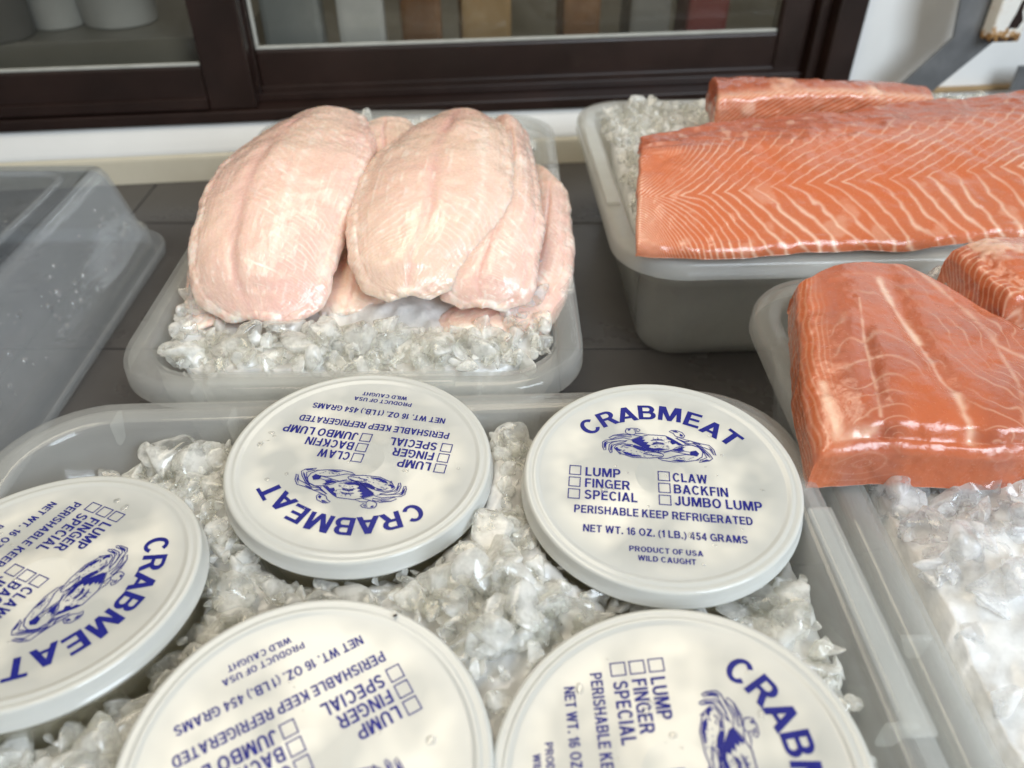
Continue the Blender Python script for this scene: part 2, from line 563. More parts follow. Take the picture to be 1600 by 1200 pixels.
fbox('bottom_track', a_left, aF, -0.002, 0.056, z_fr, z_fr + 0.012, M['frame'], frame, fo, 0.002)
fbox('track_lip', a_left, aF - 0.03, 0.0215, 0.0245, z_fr + 0.0125, z_fr + 0.020, M['frame'], frame, fo, 0.0008)
fbox('jamb', aF - 0.030, aF, -0.004, 0.056, z_fr + 0.0125, 0.55, M['frame'], frame, fo, 0.002)
fbox('jamb_stop', aF - 0.042, aF - 0.0305, 0.012, 0.056, z_fr + 0.0125, 0.55, M['frame'], frame, fo, 0.001)
fbox('head', a_left, aF - 0.031, -0.002, 0.056, 0.551, 0.59, M['frame'], frame, fo, 0.002)


def sash(label, a0, a1, b0, b1, z0, gl_a0, gl_a1, gl_z0, bead):
    r = tag(empty('window_sash', tuple(W((a0 + a1) / 2, b0, z0))), label, 'window sash', 'sashes of the sliding window')
    o = np.array(r.location)
    top = 0.548
    fbox('bottom_rail', gl_a0 - 0.0005, gl_a1 + 0.0005, b0, b1, z0, gl_z0, M['frame'], r, o, 0.002)
    fbox('rail_step', gl_a0 - 0.0005, gl_a1 + 0.0005, b0 - 0.0035, b0 - 0.0002, z0 + 0.002, z0 + (gl_z0 - z0) * 0.30, M['frame'], r, o, 0.001)
    fbox('stile', a0, gl_a0 - 0.001, b0 - 0.0008, b1, z0, top, M['frame'], r, o, 0.002)
    fbox('stile', gl_a1 + 0.001, a1, b0 - 0.0008, b1, z0, top, M['frame'], r, o, 0.002)
    fbox('top_rail', gl_a0 - 0.0005, gl_a1 + 0.0005, b0, b1, top - 0.05, top, M['frame'], r, o, 0.002)
    bm_ = (b0 + b1) / 2
    fbox('pane', gl_a0, gl_a1, bm_ - 0.002, bm_ + 0.002, gl_z0 + 0.0003, top - 0.0505, M['glass'], r, o, 0)
    fbox('gasket', gl_a0, gl_a1, bm_ - 0.006, bm_ - 0.0025, gl_z0 + 0.0003, gl_z0 + 0.003, M['seal'], r, o, 0.0006)
    if bead:
        fbox('gasket', bead - 0.0015, bead + 0.0015, bm_ - 0.006, bm_ - 0.0025, gl_z0 + 0.0035, top - 0.0505, M['seal'], r, o, 0.0006)
    return r


a1s, _ = wall_at(398, 150, 0.0)
g1s, zg1 = wall_at(313, 100, 0.008)
sash('dark brown sash sliding in front, white tubs behind its pane', a_left + 0.01, a1s, 0.002, 0.020, z_fr + 0.0125, a_left + 0.06, g1s, zg1 - 0.001, None)
g2a, zg2 = wall_at(400, 73, 0.034)
g2b, _ = wall_at(1217, 20, 0.034)
sash('dark brown sash in the rear track, brown goods behind its pane', g2a - 0.045, aF - 0.043, 0.026, 0.046, z_fr + 0.0125, g2a, g2b, zg2 - 0.002, g2a + 0.0016)

# white wall beside the window
wall = tag(wall_box('wall', aF + 0.0005, 1.3, 0.004, 0.10, 0.0555, 0.75, M['white_paint']), 'white painted wall beside the sliding window', 'wall', kind='structure')
tag(wall_box('wall', -1.2, aF, 0.004, 0.10, 0.591, 0.75, M['white_paint']), 'white painted wall above the sliding window', 'wall', kind='structure')
cb = M['card']
tag(wall_box('wall_trim', aF + 0.002, 1.3, -0.004, 0.0035, 0.056, 0.0605, M['card'], None, 0.0008), 'thin tan strip at the foot of the white wall', 'trim', kind='structure')

# room behind the panes: counter, back wall, goods
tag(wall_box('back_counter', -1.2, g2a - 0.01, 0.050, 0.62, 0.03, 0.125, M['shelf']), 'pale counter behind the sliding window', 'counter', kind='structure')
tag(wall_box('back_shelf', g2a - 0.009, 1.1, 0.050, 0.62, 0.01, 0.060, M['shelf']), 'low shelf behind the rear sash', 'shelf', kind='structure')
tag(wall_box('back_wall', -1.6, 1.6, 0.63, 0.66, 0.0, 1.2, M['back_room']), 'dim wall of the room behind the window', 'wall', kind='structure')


def white_cup(px, py, b, r, h, label, mat, name='plastic_cup', cat='cup', group=None):
    V, Fc = lathe([(0, 0), (r * 0.86, 0), (r * 0.88, 0.002), (r * 0.98, h * 0.9), (r * 1.04, h * 0.905), (r * 1.05, h * 0.96), (r * 1.0, h), (r * 0.95, h), (r * 0.93, h * 0.93), (0, h * 0.93)], 40)
    o = mesh_object(name, V, Fc, mat)
    q = at(px, py, 0.1255)
    o.location = (q[0] * (1 + r / q[1]), q[1] + r, 0.1255)
    return tag(o, label, cat, group)


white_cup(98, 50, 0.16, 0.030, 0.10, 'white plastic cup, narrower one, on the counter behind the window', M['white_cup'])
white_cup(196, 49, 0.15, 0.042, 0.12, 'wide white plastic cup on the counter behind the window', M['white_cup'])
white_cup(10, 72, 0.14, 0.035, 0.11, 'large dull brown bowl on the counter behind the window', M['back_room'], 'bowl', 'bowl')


def goods(name, px0, px1, b, depth, h, mat, label, cat):
    a0, _ = wall_at(px0, 20, b)
    a1, _ = wall_at(px1, 20, b)
    tag(wall_box(name, a0, a1, b, b + depth, 0.0605, 0.0605 + h + 0.08, mat, None, 0.006), label, cat)


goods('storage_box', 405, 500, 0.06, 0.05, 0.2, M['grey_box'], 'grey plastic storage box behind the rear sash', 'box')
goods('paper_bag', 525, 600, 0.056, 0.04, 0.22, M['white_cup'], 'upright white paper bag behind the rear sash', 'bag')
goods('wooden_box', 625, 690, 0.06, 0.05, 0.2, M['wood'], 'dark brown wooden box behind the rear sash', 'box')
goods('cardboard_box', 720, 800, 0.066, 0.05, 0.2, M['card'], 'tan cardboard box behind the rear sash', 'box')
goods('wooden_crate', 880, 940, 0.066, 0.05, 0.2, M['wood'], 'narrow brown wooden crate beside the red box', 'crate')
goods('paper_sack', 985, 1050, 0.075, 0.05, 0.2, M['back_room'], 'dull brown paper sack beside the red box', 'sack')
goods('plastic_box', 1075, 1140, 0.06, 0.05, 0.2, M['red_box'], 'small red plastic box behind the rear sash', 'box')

# shelf bracket on a slotted standard
br = tag(empty('shelf_bracket', tuple(W(aF + 0.1, -0.02, 0.08))), 'bent grey steel bracket with rusty white slotted end cap', 'bracket')
bo = np.array(br.location)


def strap(name, pts, half, dirv, thick, mat):
    """flat bar through pts (a,b,z), half width along dirv in the wall plane"""
    bm = bmesh.new()
    rings = []
    for (a, b, z), dv in zip(pts, dirv):
        ring = [bm.verts.new(tuple(W(a + dv[0] * half * s, b + t * thick, z + dv[1] * half * s) - bo)) for s, t in ((-1, 0), (1, 0), (1, 1), (-1, 1))]
        rings.append(ring)
    for r0, r1 in zip(rings, rings[1:]):
        for i in range(4):
            bm.faces.new((r0[i], r0[(i + 1) % 4], r1[(i + 1) % 4], r1[i]))
    bm.faces.new(rings[0][::-1]); bm.faces.new(rings[-1])
    return bm_object(name, bm, mat, br)


bb = -0.055
pA = wall_at(1440, 132, bb); pB = wall_at(1522, 62, bb); pC = wall_at(1548, -60, bb)
hw = (wall_at(1475, 130, bb)[0] - wall_at(1408, 130, bb)[0]) / 2
strap('strap', [(pA[0] - (pB[0] - pA[0]) * 0.6, bb, pA[1] - (pB[1] - pA[1]) * 0.6), (pA[0], bb, pA[1]), (pB[0], bb, pB[1]), (pC[0], bb, pC[1])], hw * 0.93, [(1, 0), (1, 0), (1, -0.12), (1, 0)], 0.004, M['steel'])
cA, cB = wall_at(1533, 62, bb - 0.006), wall_at(1580, 62, bb - 0.006)
cap = bm_object('end_cap', box_bm([(x, y, z) for (x, y, z) in axis_box(0, cB[0] - cA[0], -0.012, 0.0055, 0, 0.14)], 0.003, 3), M['cap'], br)
cap.location = tuple(W(cA[0], bb - 0.006, cA[1]) - bo)
cap.rotation_euler = (0, 0, _wa)
kw = cB[0] - cA[0]
bm = bmesh.new()
prof = [(0.30, 0.013), (0.62, 0.013), (0.70, 0.020), (0.58, 0.028), (0.56, 0.038), (0.44, 0.038), (0.40, 0.026), (0.34, 0.020)]
vs = [bm.verts.new((0.15 * kw + u * kw, -0.0124, z)) for u, z in prof]
vb = [bm.verts.new((0.15 * kw + u * kw, -0.0105, z)) for u, z in prof]
bm.faces.new(vs)
for i in range(len(vs)):
    bm.faces.new((vs[i], vb[i], vb[(i + 1) % len(vs)], vs[(i + 1) % len(vs)]))
bm_object('keyhole_slot', bm, M['frame'], cap)
p2 = wall_at(1610, 112, -0.03)
br2 = tag(empty('shelf_bracket', tuple(W(p2[0], -0.03, p2[1]))), 'grey steel bracket foot showing only its tip beside the wall trim', 'bracket')
o2 = np.array(br2.location)
fbox('strap', p2[0] - 0.014, p2[0] + 0.05, -0.03, -0.026, p2[1] - 0.02, p2[1] + 0.006, M['steel'], br2, o2, 0.001)

# ------------------------------------------------------------------ tubs


def rrect(hx, hy, r, n=10):
    pts = []
    for cx, cy, a0 in ((hx - r, hy - r, 0), (-hx + r, hy - r, 90), (-hx + r, -hy + r, 180), (hx - r, -hy + r, 270)):
        for k in range(n + 1):
            a = math.radians(a0 + 90 * k / n)
            pts.append((cx + r * math.cos(a), cy + r * math.sin(a)))
    return pts


def tub_mesh(w, d, h, r, taper, rimw, lip=0.013, th=0.0018):
    prof = [(rimw + taper + 0.012, th + 0.0012), (rimw + taper + 0.006, th + 0.003), (rimw + taper + th, th + 0.009), (rimw + th + taper * 0.25, h * 0.72), (rimw + th + 0.0008, h * 0.725),
            (rimw + th, h - 0.005), (rimw + 0.0006, h - 0.0012), (rimw - 0.0015, h), (0.0045, h + 0.0002), (0.0018, h - 0.0008), (0.0004, h - 0.0035), (0.0, h - lip + 0.001), (0.0006, h - lip),
            (0.0018, h - lip + 0.0002), (0.0026, h - 0.004), (0.005, h - 0.0022), (rimw - 0.0015, h - 0.0022), (rimw, h - 0.005), (rimw + 0.0004, h * 0.715), (rimw + taper * 0.25, h * 0.71),
            (rimw + taper - 0.0004, 0.008), (rimw + taper + 0.003, 0.002), (rimw + taper + 0.010, 0.0)]
    V, Fc, rings = [], [], []
    for ins, z in prof:
        rr = max(r - ins * 0.75, 0.008)
        pts = rrect(w / 2 - ins, d / 2 - ins, rr)
        rings.append(range(len(V), len(V) + len(pts)))
        V += [(x, y, z) for x, y in pts]
    n = len(rings[0])
    for A, B in zip(rings, rings[1:]):
        for i in range(n):
            j = (i + 1) % n
            Fc.append((A[i], A[j], B[j], B[i]))
    Fc.append(tuple(rings[0]))
    Fc.append(tuple(reversed(rings[-1])))
    return V, Fc


def wedge(x, y, nx, ny, h, lip, out):
    """small vertical gusset under the rim at the edge point, facing outwards n"""
    t = np.array([-ny, nx, 0]) * 0.0011
    n = np.array([nx, ny, 0])
    p = np.array([x, y, 0])
    z1, z0 = h - 0.004, h - lip - 0.004
    c = []
    for zz, o1 in ((z0, -out * 0.55), (z1, -0.0028)):
        for s, o in ((-1, -out + 0.0008), (1, -out + 0.0008), (1, o1), (-1, o1)):
            c.append(tuple(p + t * s + n * o + np.array([0, 0, zz])))
    return c


def make_tub(label, cx, cy, w, d, h, rot, r=0.042, taper=0.012, rimw=0.015, mat='tub', ribs=(), ledges=(), inverted=False, name='plastic_tub', lip=0.013):
    root = tag(empty(name, (cx, cy, 0.0004 if not inverted else h + 0.0006), (math.pi if inverted else 0, 0, rot)), label, 'tub')
    V, Fc = tub_mesh(w, d, h, r, taper, rimw, lip)
    shell = mesh_object('shell', V, Fc, M[mat], root)
    for side, u in ribs:
        if side == 'f': q = wedge(u * w / 2, -d / 2, 0, -1, h, lip, rimw)
        elif side == 'b': q = wedge(u * w / 2, d / 2, 0, 1, h, lip, rimw)
        elif side == 'l': q = wedge(-w / 2, u * d / 2, -1, 0, h, lip, rimw)
        else: q = wedge(w / 2, u * d / 2, 1, 0, h, lip, rimw)
        bm_object('rib', box_bm(q, 0.0004, 1), M[mat], shell)
    for side, u0, u1 in ledges:
        if side == 'f': q = axis_box(u0 * w / 2, u1 * w / 2, -d / 2 + 0.002, -d / 2 + rimw - 0.003, h + 0.0005, h + 0.0032)
        elif side == 'b': q = axis_box(u0 * w / 2, u1 * w / 2, d / 2 - rimw + 0.003, d / 2 - 0.002, h + 0.0005, h + 0.0032)
        elif side == 'l': q = axis_box(-w / 2 + 0.002, -w / 2 + rimw - 0.003, u0 * d / 2, u1 * d / 2, h + 0.0005, h + 0.0032)
        else: q = axis_box(w / 2 - rimw + 0.003, w / 2 - 0.002, u0 * d / 2, u1 * d / 2, h + 0.0005, h + 0.0032)
        bm_object('lid_catch', box_bm(q, 0.0012, 2), M[mat], shell)
    return root


class TubFrame:
    def __init__(s, cx, cy, w, d, h, rot, r, ins):
        s.cx, s.cy, s.hx, s.hy, s.h, s.rot, s.r = cx, cy, w / 2 - ins, d / 2 - ins, h, rot, r

    def local(s, x, y):
        c, n = math.cos(-s.rot), math.sin(-s.rot)
        dx, dy = x - s.cx, y - s.cy
        return c * dx - n * dy, n * dx + c * dy

    def world(s, u, v):
        c, n = math.cos(s.rot), math.sin(s.rot)
        return s.cx + c * u - n * v, s.cy + n * u + c * v

    def inside(s, x, y, m=0.0):
        u, v = s.local(x, y)
        r = s.r
        qx, qy = np.abs(u) - (s.hx - m - r), np.abs(v) - (s.hy - m - r)
        dist = np.hypot(np.maximum(qx, 0), np.maximum(qy, 0)) + np.minimum(np.maximum(qx, qy), 0) - r
        return dist < 0


R3 = math.radians(2.2)
CRAB = dict(cx=-0.048, cy=0.155, w=0.372, d=0.292, h=0.100, rot=math.radians(2.2))
FISH = dict(cx=-0.090, cy=0.515, w=0.258, d=0.398, h=0.090, rot=math.radians(0.6))
SALM = dict(cx=0.262, cy=0.592, w=0.400, d=0.300, h=0.095, rot=math.radians(2.6))
FRON = dict(cx=0.338, cy=0.232, w=0.392, d=0.388, h=0.094, rot=math.radians(1.2))
make_tub('frosted clear plastic tub of ice holding the crabmeat containers', **CRAB, r=0.048, ribs=[('b', -0.45), ('b', 0.1), ('b', -0.75), ('r', 0.55), ('r', -0.2), ('l', 0.5)], ledges=[('r', -0.25, 0.42), ('l', -0.3, 0.4)])
make_tub('frosted clear plastic tub of ice under the white fish fillets', **FISH, r=0.045, ribs=[('f', -0.62), ('f', 0.55), ('r', -0.5), ('r', 0.2), ('l', -0.3)], ledges=[('f', -0.55, 0.45), ('r', -0.55, 0.35), ('b', -0.5, 0.3)])
make_tub('frosted clear plastic tub of ice under the long salmon sides', **SALM, mat='tub_lit', r=0.045, ribs=[('f', -0.55), ('f', -0.1), ('f', 0.45), ('l', -0.4), ('l', 0.4)], ledges=[('l', -0.45, 0.5)])
make_tub('frosted clear plastic tub of ice under the thick salmon blocks', **FRON, r=0.050, ribs=[('l', 0.4), ('l', -0.3), ('b', -0.4)])
make_tub('empty clear plastic tub turned upside down with water drops', -0.473, 0.455, 0.340, 0.372, 0.084, math.radians(0.8), r=0.034, taper=0.016, rimw=0.009, mat='tub_clear', inverted=True, lip=0.010)

ring_root = [o for o in bpy.data.objects if o.name.startswith('plastic_tub') and abs(o.location.x + 0.473) < 1e-4][0]
V, Fc = [], []
rw, rd = 0.340 / 2 - 0.025 - 0.022, 0.372 / 2 - 0.025 - 0.022
for ins, z in ((0.0, 0.0002), (0.0010, -0.0026), (0.0045, -0.0030), (0.0060, -0.0004), (0.0060, 0.0002)):
    V += [(x, y, z) for x, y in rrect(rw - ins, rd - ins, 0.020 - ins * 0.5)]
n_ = len(V) // 5
for k in range(4):
    for i in range(n_):
        j = (i + 1) % n_
        Fc.append((k * n_ + i, k * n_ + j, (k + 1) * n_ + j, (k + 1) * n_ + i))
mesh_object('foot_ring', V, Fc, M['tub_clear'], ring_root)

# ------------------------------------------------------------------ slabs (fish)


def cr_interp(P, m):
    """Catmull-Rom along axis 0 of control grid P to m samples"""
    n = len(P)
    t = np.linspace(0, n - 1, m)
    i = np.clip(np.floor(t).astype(int), 0, n - 2)
    f = (t - i).reshape((-1,) + (1,) * (P.ndim - 1))
    p1, p2 = P[i], P[i + 1]
    p0 = np.where((i > 0).reshape(f.shape), P[np.maximum(i - 1, 0)], 2 * p1 - p2)
    p3 = np.where((i < n - 2).reshape(f.shape), P[np.minimum(i + 2, n - 1)], 2 * p2 - p1)
    return 0.5 * (2 * p1 + (p2 - p0) * f + (2 * p0 - 5 * p1 + 4 * p2 - p3) * f ** 2 + (3 * p1 - p0 - 3 * p2 + p3) * f ** 3)


def slab(name, ctrl, thick, radii, material, res, field, parent=None, taper=0.0):
    """ctrl: (ns, nt, 3) points of the top; folds down thick at each side with radii (s0, s1, t0, t1).
    field(P, s, t, ds, dt) -> dict(fat, tone, dull, disp)"""
    ns, nt = res
    P = cr_interp(np.asarray(ctrl, float), 64)
    P = cr_interp(P.transpose(1, 0, 2), 48).transpose(1, 0, 2)

    def axis(n, L, r0, r1):
        e0, e1 = (r0 * (math.pi / 2 - 1) + thick), (r1 * (math.pi / 2 - 1) + thick)
        x = np.linspace(-e0, L + e1, n)
        return x

    Ls = np.mean(np.linalg.norm(np.diff(P, axis=0), axis=2).sum(0))
    Lt = np.mean(np.linalg.norm(np.diff(P, axis=1), axis=2).sum(1))
    xs, xt = axis(ns, Ls, radii[0], radii[1]), axis(nt, Lt, radii[2], radii[3])
    s, t = np.clip(xs / Ls, 0, 1), np.clip(xt / Lt, 0, 1)

    def samp(A, u, v):
        fu, fv = u * (A.shape[0] - 1), v * (A.shape[1] - 1)
        i, j = np.clip(np.floor(fu).astype(int), 0, A.shape[0] - 2), np.clip(np.floor(fv).astype(int), 0, A.shape[1] - 2)
        a, b = (fu - i)[:, None, None], (fv - j)[None, :, None]
        I, J = i[:, None], j[None, :]
        return (A[I, J] * (1 - a) * (1 - b) + A[I + 1, J] * a * (1 - b) + A[I, J + 1] * (1 - a) * b + A[I + 1, J + 1] * a * b)

    Q = samp(P, s, t)
    gs = np.gradient(P, axis=0); gs[..., 2] *= 0.3; gs /= np.linalg.norm(gs, axis=2, keepdims=True) + 1e-9
    gt = np.gradient(P, axis=1); gt[..., 2] *= 0.3; gt /= np.linalg.norm(gt, axis=2, keepdims=True) + 1e-9
    GS, GT = samp(gs, s, t), samp(gt, s, t)

    def fold(x, L, r0, r1):
        out, dn = np.zeros_like(x), np.zeros_like(x)
        for d, r, sg in ((-x, r0, -1), (x - L, r1, 1)):
            k = d > 0
            th = np.minimum(d[k] / r, math.pi / 2)
            out[k] = sg * r * np.sin(th)
            dn[k] = r * (1 - np.cos(th)) + np.maximum(d[k] - r * math.pi / 2, 0)
        return out, dn

    os_, ds_ = fold(xs, Ls, radii[0], radii[1])
    ot_, dt_ = fold(xt, Lt, radii[2], radii[3])
    # in the corner the two folds share the drop
    dn = np.minimum(ds_[:, None] + dt_[None, :], thick * 1.0)
    if taper:
        dn = dn * (1 - taper * smooth(xs / Ls, 0.72, 1.0))[:, None]
    Q = Q + GS * os_[:, None, None] + GT * ot_[None, :, None]
    Q[..., 2] -= dn
    S, T = np.meshgrid(xs, xt, indexing='ij')
    fd = field(Q, S, T, Ls, Lt)
    du, dv = np.gradient(Q, axis=0), np.gradient(Q, axis=1)
    nrm = np.cross(du, dv)
    nrm /= np.linalg.norm(nrm, axis=2, keepdims=True) + 1e-12
    mid = nrm[ns // 2, nt // 2, 2]
    if mid < 0:
        nrm = -nrm
    Q = Q + nrm * fd['disp'][..., None]
    idx = np.arange(ns * nt).reshape(ns, nt)
    faces = np.stack([idx[:-1, :-1], idx[1:, :-1], idx[1:, 1:], idx[:-1, 1:]], -1).reshape(-1, 4)
    if mid < 0:
        faces = faces[:, ::-1]
    V = Q.reshape(-1, 3)
    # closed underside: one fan round the rim of the sheet
    rim = np.concatenate([idx[:, 0], idx[-1, 1:], idx[-2::-1, -1], idx[0, -2:0:-1]])
    cpt = V[rim].mean(0)
    org = V.mean(0) * np.array([1, 1, 0]) + np.array([0, 0, V[:, 2].min()])
    me_v = np.vstack([V, cpt]) - org
    nC = len(V)
    nxt = np.roll(rim, -1)
    tri = np.stack([nxt, rim, np.full_like(rim, nC), np.full_like(rim, nC)], -1)
    F4 = [tuple(f) for f in faces.tolist()] + [tuple(f[:3]) for f in tri.tolist()]
    at_ = {k: np.append(np.clip(fd[k], 0, 1).ravel(), 0.0) for k in ('fat', 'tone', 'dull')}
    o = mesh_object(name, me_v, F4, material, parent, True, at_)
    o.location = tuple(org)
    return o


def seg_dist(P, poly):
    """distance of points P (...,3) to polyline poly (k,3), and the position 0..1 along it"""
    best = np.full(P.shape[:-1], 1e9)
    pos = np.zeros_like(best)
    k = len(poly) - 1
    for i, (a, b) in enumerate(zip(poly, poly[1:])):
        d = b - a
        t = np.clip(((P - a) @ d) / (d @ d + 1e-12), 0, 1)
        r = np.linalg.norm(P - a - t[..., None] * d, axis=-1)
        m = r < best
        best = np.where(m, r, best)
        pos = np.where(m, (i + t) / k, pos)
    return best, pos


def on_surface(P, pts):
    """pixels -> nearest point of the sheet P that projects there"""
    px = project(P.reshape(-1, 3))
    return np.array([P.reshape(-1, 3)[np.argmin(((px - np.array(q)) ** 2).sum(1))] for q in pts])


def smooth(x, a, b):
    t = np.clip((x - a) / (b - a), 0, 1)
    return t * t * (3 - 2 * t)


# --- long salmon side in the rear tub
def rowpts(pts):
    return [at(*p) for p in pts]


def grid_between(rear, front, nt, bulge):
    rear, front = np.array(rear), np.array(front)
    G = []
    for k in range(nt):
        f = k / (nt - 1)
        p = rear * (1 - f) + front * f
        p = p.copy()
        p[:, 2] += bulge * math.sin(math.pi * f) ** 0.8 if 0 < f < 1 else 0
        G.append(p)
    return np.array(G).transpose(1, 0, 2)


def salmon_long(P, S, T, Ls, Lt):
    n1 = fbm(P, 40, 3)
    n2 = fbm(P + 3.3, 160, 2)
    t = T / Lt
    ap = 0.70 + 0.05 * n1 * 0.4 - 0.04 * (S / Ls - 0.5)
    up = np.maximum(ap - t, 0)
    dnn = np.maximum(t - ap, 0)
    x = S + 0.0035 * n1 + 0.0012 * n2
    left = smooth(0.14 - S, 0, 0.14)
    g = up * 0.165 * (1 + 0.6 * left) - 0.02 * smooth(up, 0.3, 0.6) + dnn * (0.13 + 0.35 * left)
    soft = 0.006
    g = g - soft * np.exp(-np.abs(t - ap) / 0.02) * 0.3
    sp = 0.0125 - 0.0050 * smooth(0.10 - S, 0, 0.10)
    phi = (x - g) / sp
    d = np.abs(phi - np.round(phi)) * sp
    wid = 0.00075 + 0.0004 * np.clip(n1, -1, 1) + 0.0006 * smooth(t, 0.6, 0.8)
    line = np.exp(-(d / np.maximum(wid, 0.0005)) ** 2)
    vis = smooth(t, 0.16, 0.42 - 0.14 * S / Ls) * (0.75 + 0.3 * n1)
    fat = line * np.clip(vis, 0, 1)
    # broad pale seams
    fat = np.maximum(fat, 0.25 * smooth(fbm(P + 9, 55, 3), 0.55, 0.95) * smooth(t, 0.55, 0.8))
    fat = np.maximum(fat, 0.35 * smooth(n2, 0.35, 0.8) * smooth(0.45 - t, 0, 0.2))
    dull = 1.0 * smooth(0.40 + 0.1 * n1 - t, 0.0, 0.25) * (0.8 + 0.3 * n2)
    tone = 0.35 + 0.5 * n1 + 0.3 * smooth(S / Ls, 0.3, 0.9)
    disp = 0.0016 * n1 + 0.0003 * n2 - 0.0004 * line * smooth(t, 0.2, 0.4) * smooth(1.0 - t, 0.0, 0.12)
    disp = disp + 0.0012 * smooth(0.4 - t, 0, 0.2) * fbm(P * np.array([0.35, 1.6, 1.6]), 130, 2)
    return dict(fat=fat, tone=tone, dull=dull, disp=disp)


rear = rowpts([(1004, 214, .137), (1060, 205, .139), (1130, 190, .140), (1260, 180, .141), (1450, 160, .141), (1600, 143, .140), (1760, 128, .138)])
front = rowpts([(1000, 374, .109), (1060, 377, .109), (1160, 376, .109), (1290, 366, .109), (1430, 366, .108), (1570, 350, .108), (1740, 345, .108)])
s1 = slab('salmon_fillet', grid_between(rear, front, 5, 0.010), 0.008, (0.002, 0.004, 0.008, 0.006), M['salmon'], (520, 260), salmon_long)
tag(s1, 'long salmon side with white chevron fat lines filling the tub', 'salmon', 'raw salmon on ice')


def salmon_back(P, S, T, Ls, Lt):
    n1 = fbm(P, 45, 3); n2 = fbm(P + 5, 190, 2)
    t = T / Lt
    phi = (S + 0.05 * T / Lt + 0.004 * n1) / 0.006
    line = np.exp(-((np.abs(phi - np.round(phi)) * 0.006) / 0.0008) ** 2)
    front_ = smooth(T, Lt - 0.004, Lt + 0.004)
    fat = line * 0.65 * front_ + 0.5 * smooth(n1, 0.35, 0.9) + 0.4 * np.exp(-((T - Lt) / 0.004) ** 2)
    return dict(fat=fat, tone=0.4 + 0.4 * n1, dull=(1 - front_) * (0.7 + 0.3 * n2), disp=0.0016 * n1 + 0.0004 * n2)


rear = rowpts([(1118, 120, .152), (1180, 120, .153), (1270, 124, .151), (1360, 126, .147), (1440, 136, .140)])
front = rowpts([(1128, 150, .150), (1190, 146, .151), (1280, 142, .150), (1370, 146, .146), (1455, 152, .139)])
s2 = slab('salmon_fillet', grid_between(rear, front, 4, 0.003), 0.026, (0.003, 0.004, 0.006, 0.004), M['salmon'], (260, 150), salmon_back)
tag(s2, 'thin dull salmon strip lying behind the long chevron-lined side', 'salmon', 'raw salmon on ice')


# --- thick salmon block in the front tub
def salmon_block(P, S, T, Ls, Lt):
    n1 = fbm(P, 38, 3); n2 = fbm(P + 7, 170, 2)
    sp = 0.0034
    phi = (S + 0.0022 * n1 + 0.004 * np.sin(T * 40)) / sp
    ll = np.exp(-((np.abs(phi - np.round(phi)) * sp) / 0.0006) ** 2)
    side = smooth(0.012 - S, 0, 0.012)
    fat = 0.30 * ll * side
    # arcs over the top
    q = on_surface(P, [(1400, 720)])[0]
    r = np.hypot((S - 0.03) * 1.7 - 0.02 * n1, (T - Lt * 1.0)) + 0.004 * n1
    sp2 = 0.0105
    ph2 = r / sp2
    arcs = np.exp(-((np.abs(ph2 - np.round(ph2)) * sp2) / 0.0007) ** 2)
    top = (1 - side) * smooth(Lt - T, 0.0, 0.006)
    fat = np.maximum(fat, arcs * top * np.clip(0.16 + 0.4 * n1, 0, 0.36))
    # streaks
    for pts, w, amp in (([(1372, 432), (1395, 470), (1420, 500), (1440, 528)], 0.0022, 0.9), ([(1440, 528), (1475, 585), (1500, 610)], 0.0009, 0.5),
                        ([(1498, 610), (1510, 645), (1522, 678), (1524, 700)], 0.0019, 0.75), ([(1286, 598), (1296, 640), (1308, 672), (1306, 696)], 0.0024, 0.75),
                        ([(1306, 692), (1335, 682), (1366, 675)], 0.0024, 0.7), ([(1342, 465), (1352, 530), (1368, 600), (1376, 650)], 0.0006, 0.55),
                        ([(1430, 420), (1500, 475), (1560, 540), (1600, 560)], 0.0016, 0.45), ([(1560, 545), (1590, 600), (1600, 660)], 0.0009, 0.4)):
        w3 = on_surface(P, pts)
        d, pos = seg_dist(P, w3)
        fat = np.maximum(fat, amp * np.exp(-(d / (w * (1 + 0.5 * n2 + 0.4 * n1))) ** 2) * np.clip(0.9 + 0.6 * n2, 0, 1))
    # whorls on the front cut face
    fr = smooth(T, Lt - 0.001, Lt + 0.002)
    wh = np.zeros_like(S)
    cs = on_surface(P, [(1345, 722), (1478, 712), (1565, 712), (1680, 712)])
    rr = np.min([np.hypot((P[..., 0] - c[0]) * 0.75, (P[..., 2] - c[2]) * 1.25) for c in cs], axis=0) + 0.0035 * n1
    ph = rr / 0.0050
    wh = np.exp(-((np.abs(ph - np.round(ph)) * 0.0050) / 0.0005) ** 2)
    fat = np.maximum(fat * (1 - fr * 0.8), wh * fr * np.clip(0.02 + 0.3 * n1, 0, 0.16))
    groove = np.zeros_like(S)
    d, _ = seg_dist(P, on_surface(P, [(1340, 440), (1352, 530), (1368, 600), (1380, 690)]))
    groove -= 0.0022 * np.exp(-(d / 0.004) ** 2)
    d, _ = seg_dist(P, on_surface(P, [(1372, 420), (1420, 500), (1475, 585), (1524, 700)]))
    groove -= 0.0032 * np.exp(-(d / 0.006) ** 2)
    tone = 0.30 + 0.45 * n1 + 0.2 * side
    dull = (0.30 + 0.35 * smooth(n1, -0.2, 0.6)) * (1 - side)
    return dict(fat=fat, tone=tone, dull=dull, disp=0.0009 * n1 + 0.0003 * n2 + groove * (1 - fr))


